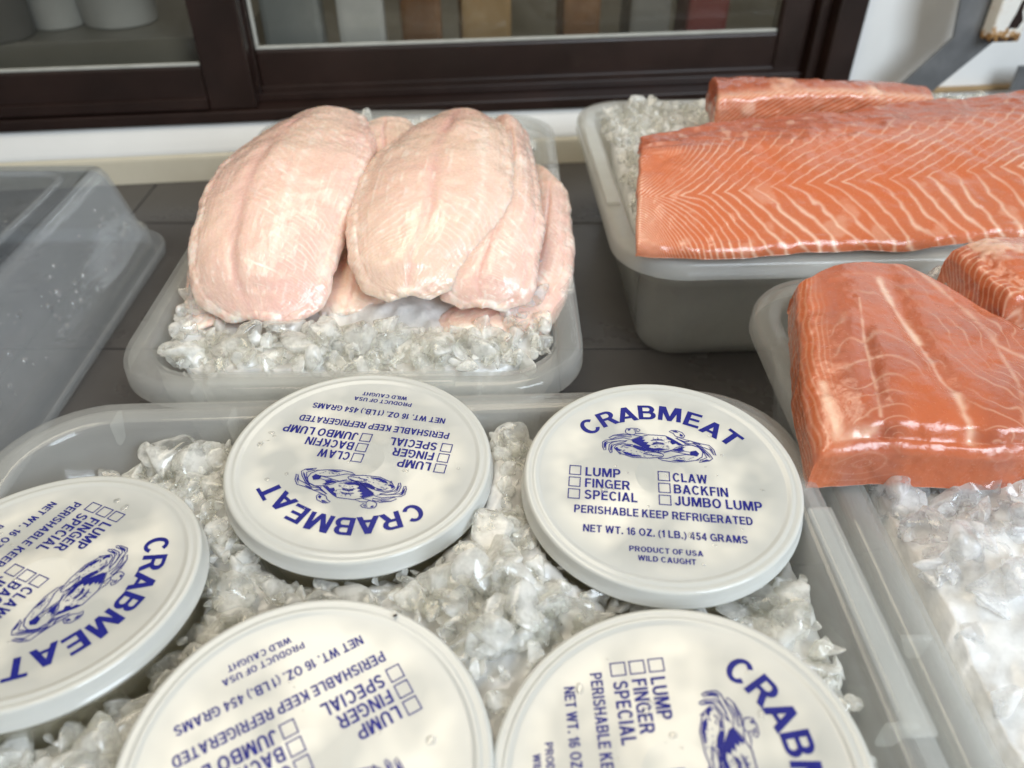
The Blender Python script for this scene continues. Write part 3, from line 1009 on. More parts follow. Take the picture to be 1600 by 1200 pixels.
top = []
left = [(1264, 434, .126), (1276, 500, .128), (1284, 590, .127), (1297, 650, .124), (1304, 690, .120)]
mid1 = [(1316, 415, .129), (1340, 490, .132), (1352, 585, .131), (1368, 650, .128), (1376, 684, .121)]
mid2 = [(1396, 412, .129), (1416, 505, .131), (1438, 590, .133), (1455, 650, .130), (1462, 690, .122)]
mid3 = [(1466, 441, .128), (1490, 530, .130), (1520, 605, .132), (1545, 660, .129), (1555, 694, .122)]
mid4 = [(1542, 484, .127), (1570, 560, .128), (1610, 620, .129), (1645, 670, .127), (1660, 692, .121)]
mid5 = [(1645, 545, .124), (1680, 600, .125), (1720, 645, .126), (1760, 680, .124), (1770, 695, .119)]
ctrl = np.array([[at(*p) for p in c] for c in (left, mid1, mid2, mid3, mid4, mid5)])
s3 = slab('salmon_block', ctrl, 0.0225, (0.008, 0.006, 0.005, 0.0045), M['salmon'], (420, 340), salmon_block)
tag(s3, 'thick salmon block with whorled cut end resting over the tub rim', 'salmon', 'raw salmon on ice')


def salmon_corner(P, S, T, Ls, Lt):
    n1 = fbm(P, 45, 3); n2 = fbm(P + 2, 180, 2)
    side = smooth(0.003 - S, 0, 0.004)
    sp = 0.0048
    phi = (T + P[..., 2] * 0.7 + 0.0016 * n1) / sp
    ll = np.exp(-((np.abs(phi - np.round(phi)) * sp) / 0.0006) ** 2)
    fat = 0.55 * ll * side + (1 - side) * 0.75 * smooth(n1 + 0.6 * n2, -0.15, 0.6)
    return dict(fat=fat, tone=0.3 + 0.4 * n1, dull=0.15 + 0.2 * n1, disp=0.0016 * n1 + 0.0005 * n2)


c0 = [(1512, 388, .134), (1535, 408, .135), (1562, 432, .135), (1592, 455, .134)]
c1 = [(1552, 375, .138), (1580, 398, .140), (1612, 425, .140), (1640, 448, .138)]
c2 = [(1640, 366, .139), (1670, 392, .141), (1700, 420, .141), (1730, 445, .139)]
ctrl = np.array([[at(*p) for p in c] for c in (c0, c1, c2)])
s4 = slab('salmon_block', ctrl, 0.030, (0.007, 0.006, 0.006, 0.005), M['salmon'], (200, 160), salmon_corner)
tag(s4, 'salmon block with pale membrane on top behind the thick block', 'salmon', 'raw salmon on ice')


# --- white fish fillets
def fillet_field(seam, fringe_edges, warm, seed):
    def f(P, S, T, Ls, Lt):
        off = np.array([seed * 1.7, seed * 0.9, seed * 0.37])
        n1 = fbm(P + off, 36, 3); n2 = fbm(P + off, 170, 3)
        t = T / Lt
        sm = seam + 0.03 * np.sin(S / Ls * 5 + seed) + 0.02 * n1
        du = np.exp(-((t - sm) / 0.045) ** 2)
        side = np.where(t < sm, 1, -1)
        # fine muscle bands slanting away from the seam
        ph = (S - 0.80 * np.abs(t - sm) * Lt + 0.0035 * n1 + 0.0008 * n2) / 0.0050
        tri = np.abs(ph - np.round(ph)) * 2
        band = np.exp(-(tri / 0.28) ** 2)
        bv = np.clip(0.18 + 1.1 * fbm(P + off + 4, 24, 2), 0, 1) * np.clip(0.7 + 0.6 * n2, 0, 1)
        fat = 0.62 * band * bv * smooth(np.abs(t - sm), 0.03, 0.12)
        # pale stitched line next to the seam
        ds = np.abs(t - sm - 0.30)
        fat = np.maximum(fat, 0.75 * np.exp(-(ds / (0.03 + 0.03 * n2)) ** 2) * (0.4 + 0.6 * band) * smooth(S / Ls, 0.0, 0.2) * smooth(1.0 - S / Ls, 0.2, 0.5))
        # fibres running along the fillet, broken white ticks
        fib = fbm(np.stack([S * 0.22, T * 1.6, np.zeros_like(S) + seed], -1), 420, 3)
        fat = np.maximum(fat, 0.55 * smooth(fib, 0.35, 0.95) * np.clip(0.5 + fbm(P + off + 6, 30, 2), 0, 1))
        tick = fbm(np.stack([(S - 0.8 * np.abs(t - sm) * Lt) * 2.2, T * 0.45, np.zeros_like(S) + seed * 2], -1), 170, 2)
        fat = np.maximum(fat, 0.85 * smooth(tick, 0.55, 0.95) * np.exp(-(np.abs(t - sm - 0.24) / 0.10) ** 2))
        # ragged pale edges and tail
        edge = np.minimum(T, Lt - T)
        fr = smooth(0.007 - edge, -0.004, 0.008) * fringe_edges
        fat = np.maximum(fat, 0.7 * fr * np.clip(0.1 + 1.1 * n2, 0, 1))
        tail = smooth(S - Ls, -0.012, 0.004)
        fat = np.maximum(fat, tail * np.clip(0.4 + 1.4 * n2, 0, 1) * 0.8)
        tone = warm + 0.45 * fbm(P + off + 8, 20, 2)
        dull = 0.75 * du * 0.6 + 0.45 * smooth(fbm(P + off + 12, 26, 2), 0.15, 0.8)
        disp = 0.0013 * n1 + 0.0001 * n2 + 0.00012 * band * bv + 0.00007 * fib - 0.0013 * du * np.clip(0.7 + 0.9 * n1, 0.2, 1.3) * smooth(S / Ls, 0.0, 0.12) * smooth(1.0 - S / Ls, 0.0, 0.3)
        rag = smooth(0.004 - edge, 0, 0.004) + tail
        disp = disp + 0.0005 * rag * fbm(P + off + 2, 200, 2)
        return dict(fat=fat, tone=tone, dull=dull, disp=disp)
    return f


def fillet(stations, bulge, thick, seam, fringe, warm, seed, label, res=(260, 190), tail_r=0.004):
    G = []
    for (lx, ly, rx, ry, z, *rest) in stations:
        kb = rest[0] if rest else 1.0
        z = z + (0.003 if bulge > 0.007 else 0)
        a, b = at(lx, ly, z), at(rx, ry, z)
        dd = (b - a) / np.linalg.norm(b - a) * 0.0036
        a, b = a + dd, b - dd
        row = []
        for f in (0, 0.12, 0.32, 0.5, 0.68, 0.88, 1):
            p = a * (1 - f) + b * f
            p[2] += kb * bulge * (math.sin(math.pi * f) ** 0.75 if 0 < f < 1 else 0)
            row.append(p)
        G.append(row)
    o = slab('fish_fillet', np.array(G), thick, (0.005, tail_r, 0.006, 0.006), M['fillet'], res, fillet_field(seam, fringe, warm, seed), None, 0.55)
    return tag(o, label, 'fish fillet', 'white fish fillets on ice')


fillet([(835, 255, 888, 300, .096), (822, 330, 893, 360, .098), (800, 400, 888, 420, .096), (760, 450, 868, 468, .092), (690, 490, 840, 505, .088), (690, 512, 780, 522, .086)],
       0.004, 0.008, 0.5, 1.0, 0.25, 3.1, 'thin pale fillet spread lowest against the side of the tub')
fillet([(300, 395, 400, 395, .098), (294, 440, 395, 440, .094), (290, 480, 385, 470, .090), (292, 512, 368, 496, .087)],
       0.003, 0.006, 0.5, 1.0, 0.35, 5.2, 'thin fillet tail poking out beneath the big ribbed fillet', (160, 120))
fillet([(545, 300, 660, 300, .110), (535, 360, 640, 370, .106), (512, 420, 625, 430, .100), (494, 460, 612, 460, .095, 0.8), (506, 484, 582, 482, .091, 0.4)],
       0.006, 0.008, 0.5, 0.5, 1.0, 7.7, 'yellowish fillet tip showing between the two big fillets', (180, 140))
fillet([(570, 190, 640, 186, .124), (560, 220, 640, 220, .124), (560, 280, 640, 280, .116)], 0.003, 0.010, 0.5, 0.5, 0.6, 9.9,
       'small fillet end tucked behind the two big fillets', (120, 100))
fillet([(770, 185, 822, 205, .120), (770, 240, 838, 260, .124), (750, 310, 846, 330, .122), (715, 380, 838, 395, .115), (692, 428, 832, 438, .108), (694, 456, 820, 462, .102, 0.7), (718, 472, 792, 476, .098, 0.35)],
       0.0075, 0.006, 0.45, 0.8, 0.15, 1.3, 'pinkish fillet with rounded tail lying half under its neighbour')
fillet([(668, 186, 775, 182, .128, 0.7), (620, 212, 792, 204, .133, 0.9), (572, 260, 800, 250, .135), (548, 325, 794, 312, .130), (550, 388, 766, 372, .121), (560, 424, 722, 412, .1145, 0.9), (574, 446, 706, 438, .109, 0.65), (602, 460, 674, 456, .1055, 0.35)],
       0.010, 0.006, 0.50, 0.7, 0.75, 4.4, 'big peach fillet draped over its neighbours, folded at the tail', (320, 240))
fillet([(440, 188, 568, 180, .128, 0.75), (378, 222, 580, 212, .133, 0.95), (328, 272, 566, 262, .134), (304, 340, 546, 325, .127), (294, 405, 520, 398, .115), (300, 446, 506, 444, .106, 0.9), (318, 472, 492, 472, .099, 0.7), (356, 494, 458, 496, .094, 0.35)],
       0.0105, 0.006, 0.34, 0.9, 0.35, 2.2, 'big pale pink fillet with ribbed seam draped to the ice', (340, 260))

# ------------------------------------------------------------------ crabmeat containers
LIDS = {  # centre of the lid's top ring, tilt of its normal, turn of its print
    'rr': ((0.0638, 0.2367, 0.1085), (-0.0132, -0.0500), -6.0, 'crabmeat container with print reading upright, beside the thick salmon block'),
    'rl': ((-0.0681, 0.2531, 0.1034), (0.0265, -0.0126), 171.3, 'crabmeat container with upside-down print beside the fish tub'),
    'l': ((-0.1802, 0.1872, 0.1034), (-0.0013, 0.0692), -114.0, 'crabmeat container with sideways print at the tub end'),
    'fl': ((-0.0645, 0.1173, 0.1026), (0.0427, -0.0572), -148.3, 'crabmeat container with slanting upside-down print, black speck on lid'),
    'fr': ((0.0508, 0.1135, 0.1037), (-0.150, -0.0233), -88.0, 'crabmeat container with its print running downwards beside the tub wall'),
}
LID_PROF = [(0, 0), (0.0106, 0), (0.0109, 0.00004), (0.0112, 0), (0.030, 0), (0.0515, 0), (0.0525, 0.0002), (0.0533, 0.0006), (0.0541, 0.0008), (0.0549, 0.0006), (0.0556, 0.0004), (0.0566, 0.0008), (0.0577, 0.0009),
            (0.0584, 0.0005), (0.0588, -0.0004), (0.0589, -0.0030), (0.0591, -0.0033), (0.0592, -0.0064), (0.0598, -0.0067), (0.0600, -0.0076), (0.0596, -0.0082), (0.0588, -0.0082), (0.0580, -0.006), (0.0575, -0.0012), (0.050, -0.0012), (0, -0.0012)]
CUP_PROF = [(0, -0.086), (0.044, -0.086), (0.0462, -0.084), (0.0555, -0.0125), (0.0572, -0.0122), (0.0572, -0.0104), (0.0548, -0.0104), (0.0540, -0.014), (0.0450, -0.0828), (0.0430, -0.0845), (0, -0.0845)]


def R4(x0, y0, x1, y1):
    return [(x0, y0), (x1, y0), (x1, y1), (x0, y1)]


def ARC(cx, cy, rx, ry, a0, a1, w=0.2, h=0.165, n=14):
    out = []
    for k in range(n):
        q = []
        for a, i in ((a0 + (a1 - a0) * k / n, 0), (a0 + (a1 - a0) * (k + 1) / n, 0), (a0 + (a1 - a0) * (k + 1) / n, 1), (a0 + (a1 - a0) * k / n, 1)):
            a = math.radians(a)
            q.append((cx + (rx - i * w) * math.cos(a), cy + (ry - i * h) * math.sin(a)))
        out.append(q)
    return out


def glyph_table():
    st = lambda x=0.0: [R4(x, 0, x + 0.2, 1)]
    G = {}
    G['A'] = (0.80, [[[(0, 0), (0.21, 0), (0.50, 1), (0.29, 1)]], [[(0.80, 0), (0.51, 1), (0.30, 1), (0.59, 0)]], [R4(0.2, 0.20, 0.6, 0.36)]])
    G['B'] = (0.73, [st(), [R4(0.19, 0.84, 0.42, 1), R4(0.19, 0.43, 0.43, 0.59), R4(0.19, 0, 0.43, 0.16)], ARC(0.41, 0.715, 0.29, 0.285, -90, 90, h=0.16), ARC(0.42, 0.295, 0.31, 0.295, -90, 90, h=0.16)])
    G['C'] = (0.76, [ARC(0.39, 0.5, 0.39, 0.51, 38, 322, n=24)])
    G['D'] = (0.74, [st(), [R4(0.19, 0.835, 0.34, 1), R4(0.19, 0, 0.34, 0.165)], ARC(0.33, 0.5, 0.41, 0.5, -90, 90)])
    G['E'] = (0.63, [st(), [R4(0.19, 0.83, 0.62, 1), R4(0.19, 0.43, 0.58, 0.59), R4(0.19, 0, 0.63, 0.17)]])
    G['F'] = (0.59, [st(), [R4(0.19, 0.83, 0.59, 1), R4(0.19, 0.41, 0.54, 0.57)]])
    G['G'] = (0.78, [ARC(0.39, 0.5, 0.39, 0.51, 38, 300, n=24), [R4(0.42, 0.38, 0.78, 0.54)], [R4(0.63, 0, 0.78, 0.39)], [[(0.50, 0.0), (0.64, 0.06), (0.66, 0.24), (0.56, 0.16)]]])
    G['H'] = (0.74, [st() + st(0.54), [R4(0.19, 0.42, 0.55, 0.59)]])
    G['I'] = (0.2, [st()])
    G['J'] = (0.56, [[R4(0.36, 0.27, 0.56, 1)], ARC(0.28, 0.28, 0.28, 0.29, 180, 360)])
    G['K'] = (0.76, [st(), [[(0.19, 0.34), (0.50, 0.74), (0.72, 1), (0.47, 1), (0.19, 0.62)]], [[(0.30, 0.50), (0.51, 0), (0.76, 0), (0.44, 0.66)]]])
    G['L'] = (0.58, [st(), [R4(0.19, 0, 0.58, 0.17)]])
    G['M'] = (0.90, [[R4(0, 0, 0.18, 1), R4(0.72, 0, 0.90, 1)], [[(0.02, 1), (0.27, 1), (0.54, 0), (0.37, 0)]], [[(0.88, 1), (0.63, 1), (0.36, 0), (0.53, 0)]]])
    G['N'] = (0.74, [[R4(0, 0, 0.19, 1), R4(0.55, 0, 0.74, 1)], [[(0.01, 1), (0.22, 1), (0.73, 0), (0.52, 0)]]])
    G['O'] = (0.80, [ARC(0.40, 0.5, 0.40, 0.51, 0, 360, n=30)])
    G['P'] = (0.69, [st(), [R4(0.19, 0.84, 0.40, 1), R4(0.19, 0.36, 0.40, 0.52)], ARC(0.39, 0.68, 0.30, 0.32, -90, 90, h=0.16)])
    G['R'] = (0.75, [st(), [R4(0.19, 0.84, 0.42, 1), R4(0.19, 0.40, 0.42, 0.56)], ARC(0.41, 0.70, 0.30, 0.30, -90, 90, h=0.16), [[(0.34, 0.42), (0.56, 0.44), (0.76, 0), (0.53, 0)]]])
    G['S'] = (0.70, [ARC(0.35, 0.725, 0.33, 0.285, 18, 275, n=18), ARC(0.35, 0.285, 0.35, 0.295, 196, 455, n=18)])
    G['T'] = (0.66, [[R4(0.23, 0, 0.43, 1)], [R4(0, 0.83, 0.24, 1), R4(0.42, 0.83, 0.66, 1)]])
    G['U'] = (0.73, [[R4(0, 0.34, 0.2, 1), R4(0.53, 0.34, 0.73, 1)], ARC(0.365, 0.345, 0.365, 0.355, 180, 360)])
    G['W'] = (1.06, [[[(0, 1), (0.20, 1), (0.38, 0), (0.19, 0)]], [[(0.19, 0), (0.37, 0), (0.63, 1), (0.44, 1)]], [[(0.44, 1), (0.62, 1), (0.87, 0), (0.69, 0)]], [[(0.69, 0), (0.87, 0), (1.06, 1), (0.86, 1)]]])
    G['Z'] = (0.66, [[R4(0.02, 0.83, 0.65, 1), R4(0, 0, 0.66, 0.17)], [[(0, 0.16), (0.25, 0.16), (0.65, 0.84), (0.40, 0.84)]]])
    G['1'] = (0.36, [[R4(0.17, 0, 0.36, 1)], [[(0.0, 0.68), (0.18, 0.70), (0.18, 0.86), (0.0, 0.80)]]])
    G['4'] = (0.58, [[R4(0.32, 0, 0.50, 1)], [R4(0.0, 0.21, 0.33, 0.36), R4(0.49, 0.21, 0.58, 0.36)], [[(0, 0.35), (0.17, 0.35), (0.36, 0.82), (0.34, 1)]]])
    G['5'] = (0.57, [[R4(0.08, 0.83, 0.53, 1)], [[(0.05, 0.44), (0.22, 0.44), (0.26, 0.84), (0.10, 0.84)]], ARC(0.28, 0.325, 0.29, 0.335, 195, 490, w=0.18, n=20)])
    G['6'] = (0.58, [ARC(0.29, 0.32, 0.29, 0.33, 0, 360, w=0.18, n=24), ARC(0.31, 0.5, 0.31, 0.51, 40, 185, w=0.18, n=14)])
    G['('] = (0.30, [ARC(0.52, 0.40, 0.52, 0.70, 125, 235, w=0.16, h=0.05)])
    G[')'] = (0.30, [ARC(-0.22, 0.40, 0.52, 0.70, -55, 55, w=0.16, h=0.05)])
    G['.'] = (0.2, [[R4(0, 0, 0.2, 0.2)]])
    return G


GLYPHS = glyph_table()
ZP = 0.00012
DZ = 0.000015


class Print:
    def __init__(s):
        s.v, s.f = [], []

    def add(s, v2, f, dz=0.0):
        o = len(s.v)
        s.v += [(x * 0.001, y * 0.001, ZP + dz) for x, y in v2]
        s.f += [tuple(i + o for i in q) for q in f]

    def place(s, ch, fn):
        for k, layer in enumerate(GLYPHS[ch][1]):
            for q in layer:
                s.add([fn(*p) for p in q], [tuple(range(len(q)))], k * DZ)

    def line(s, body, x0, x1, base, cap):
        gap, space = 0.115, 0.30
        x, items = 0.0, []
        for ch in body:
            if ch == ' ':
                x += space
                continue
            items.append((ch, x))
            x += GLYPHS[ch][0] + gap
        w = x - gap
        sx = (x1 - x0) / w
        for ch, gx in items:
            s.place(ch, lambda px, py, gx=gx: (x0 + (gx + px) * sx, base + py * cap))

    def glyph(s, ch, cx, cy, wid, cap, ang):
        gw = GLYPHS[ch][0]
        c, n = math.cos(ang), math.sin(ang)

        def fn(px, py):
            u, v = (px / gw - 0.5) * wid, (py - 0.5) * cap
            return cx + c * u - n * v, cy + n * u + c * v
        s.place(ch, fn)

    def poly(s, pts):
        s.add(pts, [tuple(range(len(pts)))])

    def stroke(s, pts, w, closed=False, dz=0.0):
        pts = [np.array(p, float) for p in pts]
        if closed:
            pts = pts + [pts[0]]
        ok = [pts[0]]
        for p in pts[1:]:
            if np.hypot(*(p - ok[-1])) > 1e-6:
                ok.append(p)
        pts = ok
        L, R_ = [], []
        m = len(pts)
        for i in range(m):
            if closed:
                a, b = pts[(i - 1) % (m - 1)], pts[(i + 1) % (m - 1)]
                if i == 0: a = pts[-2]
                if i == m - 1: b = pts[1]
            else:
                a, b = pts[max(i - 1, 0)], pts[min(i + 1, m - 1)]
            d = b - a
            d = d / (np.hypot(*d) + 1e-9)
            n = np.array([-d[1], d[0]]) * w / 2
            L.append(pts[i] + n); R_.append(pts[i] - n)
        v = L + R_
        s.add(v, [(i, i + 1, m + i + 1, m + i) for i in range(m - 1)], dz)

    def build(s, name):
        me = bpy.data.meshes.new(name)
        me.from_pydata(s.v, [], s.f)
        me.materials.append(M['print'])
        return me


X0 = 1.3
head = Print()
for ch, cx, cy, ang, wd in (('C', -32.6, 27.6, 44, 8.2), ('R', -24.8, 33.4, 29, 8.4), ('A', -16.0, 37.0, 17, 9.4), ('B', -6.6, 39.2, 4, 8.0), ('M', 4.0, 39.0, -6, 10.4), ('E', 14.3, 36.2, -19, 7.2), ('A', 22.6, 31.0, -33, 9.4), ('T', 30.4, 26.0, -46, 8.2)):
    head.glyph(ch, cx + X0, cy - 0.3, wd, 9.3, math.radians(ang))
body = Print()
body.line('LUMP', -33.6 + X0, -18.6 + X0, -2.7, 5.0)
body.line('FINGER', -33.6 + X0, -14.6 + X0, -9.1, 5.0)
body.line('SPECIAL', -33.6 + X0, -11.6 + X0, -15.5, 5.0)
body.line('CLAW', 3.5 + X0, 18.0 + X0, -2.6, 5.0)
body.line('BACKFIN', 3.7 + X0, 26.1 + X0, -9.1, 5.0)
body.line('JUMBO LUMP', 3.7 + X0, 39.3 + X0, -15.5, 5.0)
body.line('PERISHABLE KEEP REFRIGERATED', -37.5 + X0, 34.5 + X0, -23.0, 4.1)
body.line('NET WT. 16 OZ. (1 LB.) 454 GRAMS', -33.5 + X0, 31.4 + X0, -32.4, 3.7)
body.line('PRODUCT OF USA', -15.1 + X0, 13.5 + X0, -40.2, 2.6)
body.line('WILD CAUGHT', -11.8 + X0, 10.5 + X0, -44.4, 2.6)

# crab drawing: traced in a drawing sheet (sheet units) and brought to millimetres
crab = Print()


def sheet(p):
    return (-26.6 + (p[0] - 305) * (49.5 / 953) + X0, 28.6 - (p[1] - 315) * (20.2 / 303) + (p[0] - 780) * 0.0032)


def cs(pts, w=0.42, closed=True):
    crab.stroke([sheet(p) for p in pts], w, closed)


def cf(pts):
    crab.poly([sheet(p) for p in pts])


cs([(500, 345), (508, 322), (550, 314), (605, 317), (628, 331), (614, 346), (582, 343), (592, 364), (570, 378), (530, 372), (504, 360)])
cs([(592, 364), (640, 362), (700, 376), (640, 392), (570, 380)])
cf([(520, 326), (546, 322), (540, 336), (522, 340)]); cf([(566, 326), (600, 326), (606, 335), (576, 335)])
cs([(358, 410), (398, 386), (480, 370), (548, 382), (552, 398), (480, 396), (420, 404), (384, 422)])
cf([(400, 392), (470, 378), (520, 384), (450, 390)])
cs([(305, 452), (330, 434), (400, 424), (480, 408), (542, 420), (500, 436), (430, 440), (352, 455), (334, 474), (334, 522), (320, 526), (306, 498)])
cf([(322, 450), (352, 440), (338, 456), (326, 500), (318, 510), (314, 470)])
cs([(362, 474), (390, 452), (452, 436), (510, 440), (440, 462), (404, 474), (386, 494), (386, 546), (374, 551), (358, 520)])
cf([(376, 478), (400, 462), (384, 482), (378, 530), (368, 520)])
cs([(545, 424), (600, 404), (700, 374), (840, 380), (884, 400), (995, 468), (962, 494), (850, 524), (760, 531), (700, 519), (640, 484)])
cf([(550, 425), (640, 397), (664, 404), (640, 418), (672, 424), (652, 440), (700, 446), (680, 462), (716, 472), (700, 490), (726, 506), (700, 516), (640, 482), (600, 456)])
cf([(846, 386), (884, 404), (986, 466), (955, 470), (930, 452), (900, 462), (880, 440), (890, 424), (860, 414)])
cf([(700, 492), (740, 500), (790, 494), (850, 508), (800, 520), (740, 524), (706, 516)])
for y, a in ((430, 0), (466, 1)):
    cs([(716, y), (740, y - 12 + 4 * a), (776, y - 16), (812, y - 12), (836, y + 2), (812, y - 4), (776, y - 8), (740, y - 2)], 0.34)
cf([(730, 448), (770, 440), (820, 446), (834, 458), (780, 452), (740, 458)])
cs([(560, 440), (640, 484), (700, 520)], 0.6, False)
# near claw
cs([(404, 504), (420, 480), (480, 462), (556, 470), (610, 500), (690, 524), (760, 530), (806, 544), (822, 562), (806, 578), (700, 589), (560, 586), (446, 548)])
cs([(650, 552), (690, 536), (760, 536), (800, 548)], 0.36, False)
cs([(650, 552), (720, 562), (806, 570)], 0.36, False)
cf([(575, 470), (640, 490), (690, 520), (660, 530), (600, 512), (560, 490)])
cf([(410, 506), (430, 492), (440, 510), (470, 520), (450, 534), (430, 526)])
cf([(470, 534), (520, 540), (560, 560), (620, 566), (640, 578), (560, 578), (500, 560)])
cf([(480, 470), (540, 474), (560, 490), (510, 484)])
# far claw
cs([(880, 520), (930, 488), (1000, 468), (1070, 462), (1130, 486), (1152, 530), (1140, 570), (1090, 600), (1000, 614), (900, 619), (806, 606), (770, 590), (850, 588), (930, 562), (1010, 550), (1064, 556)])
cs([(820, 540), (880, 520), (940, 530), (1000, 520), (1050, 530), (1064, 556)], 0.36, False)
cf([(1050, 520), (1096, 512), (1120, 540), (1100, 566), (1064, 558), (1040, 546)])
cf([(900, 516), (960, 486), (1010, 480), (980, 500), (1000, 514), (950, 524)])
cf([(880, 606), (940, 596), (1010, 604), (960, 612)])
cs([(1000, 456), (1080, 448), (1150, 486), (1204, 540), (1228, 580), (1200, 602), (1112, 618), (1130, 596), (1180, 574), (1160, 530), (1120, 484), (1060, 462)])
cf([(1090, 456), (1150, 494), (1196, 546), (1212, 578), (1190, 560), (1150, 510)])
cf([(1130, 604), (1180, 590), (1200, 596), (1150, 610)])
cs([(930, 400), (1000, 430), (1050, 424), (1150, 450), (1212, 462), (1246, 502), (1258, 552), (1240, 546), (1214, 502), (1150, 478), (1080, 450), (1010, 448)])
cf([(1060, 430), (1130, 450), (1150, 466), (1090, 448)]); cf([(1200, 468), (1232, 500), (1246, 540), (1226, 510)])
cs([(878, 340), (900, 328), (934, 326), (990, 346), (1010, 376), (998, 396), (962, 394), (930, 382), (912, 356)])
cf([(900, 334), (940, 332), (960, 350), (930, 348)]); cf([(970, 356), (996, 372), (990, 388), (966, 380)])
cs([(940, 388), (1000, 410), (1060, 424), (1010, 440), (950, 412)])
for p in [(random.uniform(430, 780), random.uniform(515, 575)) for _ in range(46)] + [(random.uniform(900, 1130), random.uniform(575, 605)) for _ in range(24)] + [(random.uniform(720, 870), random.uniform(395, 505)) for _ in range(40)] + [(random.uniform(440, 560), random.uniform(470, 500)) for _ in range(14)]:
    cs([p, (p[0] + random.uniform(6, 18), p[1] + random.uniform(-5, 5))], random.uniform(0.14, 0.34), False)

head_me, body_me, crab_me = head.build('heading_lettering'), body.build('lettering'), crab.build('crab_emblem')
box_ = Print()
for pts in [[(-2.35, -2.5), (2.35, -2.5), (2.35, 2.5), (-2.35, 2.5)]]:
    for a, b in zip(pts, pts[1:] + pts[:1]):
        a, b = np.array(a, float), np.array(b, float)
        d = (b - a) / np.hypot(*(b - a)) * 0.22
        box_.stroke([a - d, b + d], 0.44, dz=0.00003 if a[1] == b[1] else 0)
box_me = box_.build('tick_box')
lv, lf = lathe(LID_PROF, 128)
cv, cfc = lathe(CUP_PROF, 96)
lid_me = cup_me = meat_me = None


def lumpy():
    nz_, na = 26, 110
    V, Fc = [], []
    z = np.linspace(-0.083, -0.006, nz_)
    a = np.linspace(0, 2 * math.pi, na, endpoint=False)
    Z, A = np.meshgrid(z, a, indexing='ij')
    r0 = 0.0438 + (Z + 0.083) / 0.0727 * 0.0092
    P = np.stack([r0 * np.cos(A), r0 * np.sin(A), Z], -1)
    r = r0 - 0.0022 + 0.0016 * fbm(P, 70, 3)
    V = np.stack([r * np.cos(A), r * np.sin(A), Z], -1).reshape(-1, 3)
    Fc = []
    for i in range(nz_ - 1):
        for j in range(na):
            k = (j + 1) % na
            Fc.append((i * na + j, i * na + k, (i + 1) * na + k, (i + 1) * na + j))
    Fc.append(tuple(range(na))[::-1]); Fc.append(tuple((nz_ - 1) * na + j for j in range(na)))
    return V, Fc


DROP_V, _df = lathe([(0, 0.55), (0.45, 0.48), (0.8, 0.28), (1.0, 0.0)], 10)
DROP_V = np.array(DROP_V)
DROP_F = np.array([t_ for q in _df for t_ in ([q] if len(q) == 3 else [(q[0], q[1], q[2]), (q[0], q[2], q[3])])])
M['water'] = mat_ice('water_drop', (1, 1, 1), 0.0, 0.03, 1.20, 0.0)

for key, (c, (tx, ty), turn, label) in LIDS.items():
    n = Vector((tx, ty, 1)).normalized()
    ax = (Vector((1, 0, 0)) - n * n.x).normalized()
    ay = n.cross(ax)
    Rm = Matrix((ax, ay, n)).transposed() @ Matrix.Rotation(math.radians(turn), 3, 'Z')
    cc = Vector(c) - n * 0.001
    base = cc - n * 0.086
    root = empty('crabmeat_container', base, Rm.to_euler())
    tag(root, label, 'food container', 'crabmeat containers in the ice')
    up = (0, 0, 0.086)
    if lid_me is None:
        lid = mesh_object('lid', lv, lf, M['lid'], root); lid_me = lid.data
        cup = mesh_object('cup', cv, cfc, M['cup'], root); cup_me = cup.data
        mv, mf = lumpy()
        meat = mesh_object('crabmeat', mv, mf, M['crabmeat'], root); meat_me = meat.data
    else:
        lid, cup, meat = link_mesh('lid', lid_me, None, root), link_mesh('cup', cup_me, None, root), link_mesh('crabmeat', meat_me, None, root)
    for o in (lid, cup, meat):
        o.location = up
    link_mesh('heading_lettering', head_me, None, lid)
    link_mesh('lettering', body_me, None, lid)
    link_mesh('crab_emblem', crab_me, None, lid)
    for bx in (-38.0, -0.2):
        for by in (0.1, -6.5, -13.1):
            b = link_mesh('tick_box', box_me, None, lid)
            b.location = ((bx + X0) * 0.001, by * 0.001, 0)
    Rd = np.random.default_rng(len(label))
    Vd, Fd, od = [], [], 0
    for k in range(16):
        rr_, aa_ = 0.047 * math.sqrt(Rd.random()), Rd.uniform(0, 2 * math.pi)
        sz_ = 0.0004 + 0.0013 * Rd.random() ** 3
        Vd.append(DROP_V * np.array([sz_ * Rd.uniform(0.8, 1.6), sz_ * Rd.uniform(0.8, 1.6), sz_ * 0.5]) + np.array([rr_ * math.cos(aa_), rr_ * math.sin(aa_), 0.0001]))
        Fd.append(DROP_F + od); od += len(DROP_V)
    dr = mesh_object('water_drops', np.vstack(Vd), np.vstack(Fd), M['water'], lid)
    dr['kind'] = 'stuff'
    if key == 'fl':
        V, Fc = lathe([(0, 0.0004), (0.0005, 0.0003), (0.0007, 0)], 8)
        sp_ = mesh_object('speck', V, Fc, M['frame'], lid)
        p = Rm.inverted() @ (Vector(at(618, 968, c[2])) - Vector(c))
        sp_.location = (p.x, p.y, 0.0017)
        sp_.scale = (1.4, 0.8, 1)

# ------------------------------------------------------------------ crushed ice


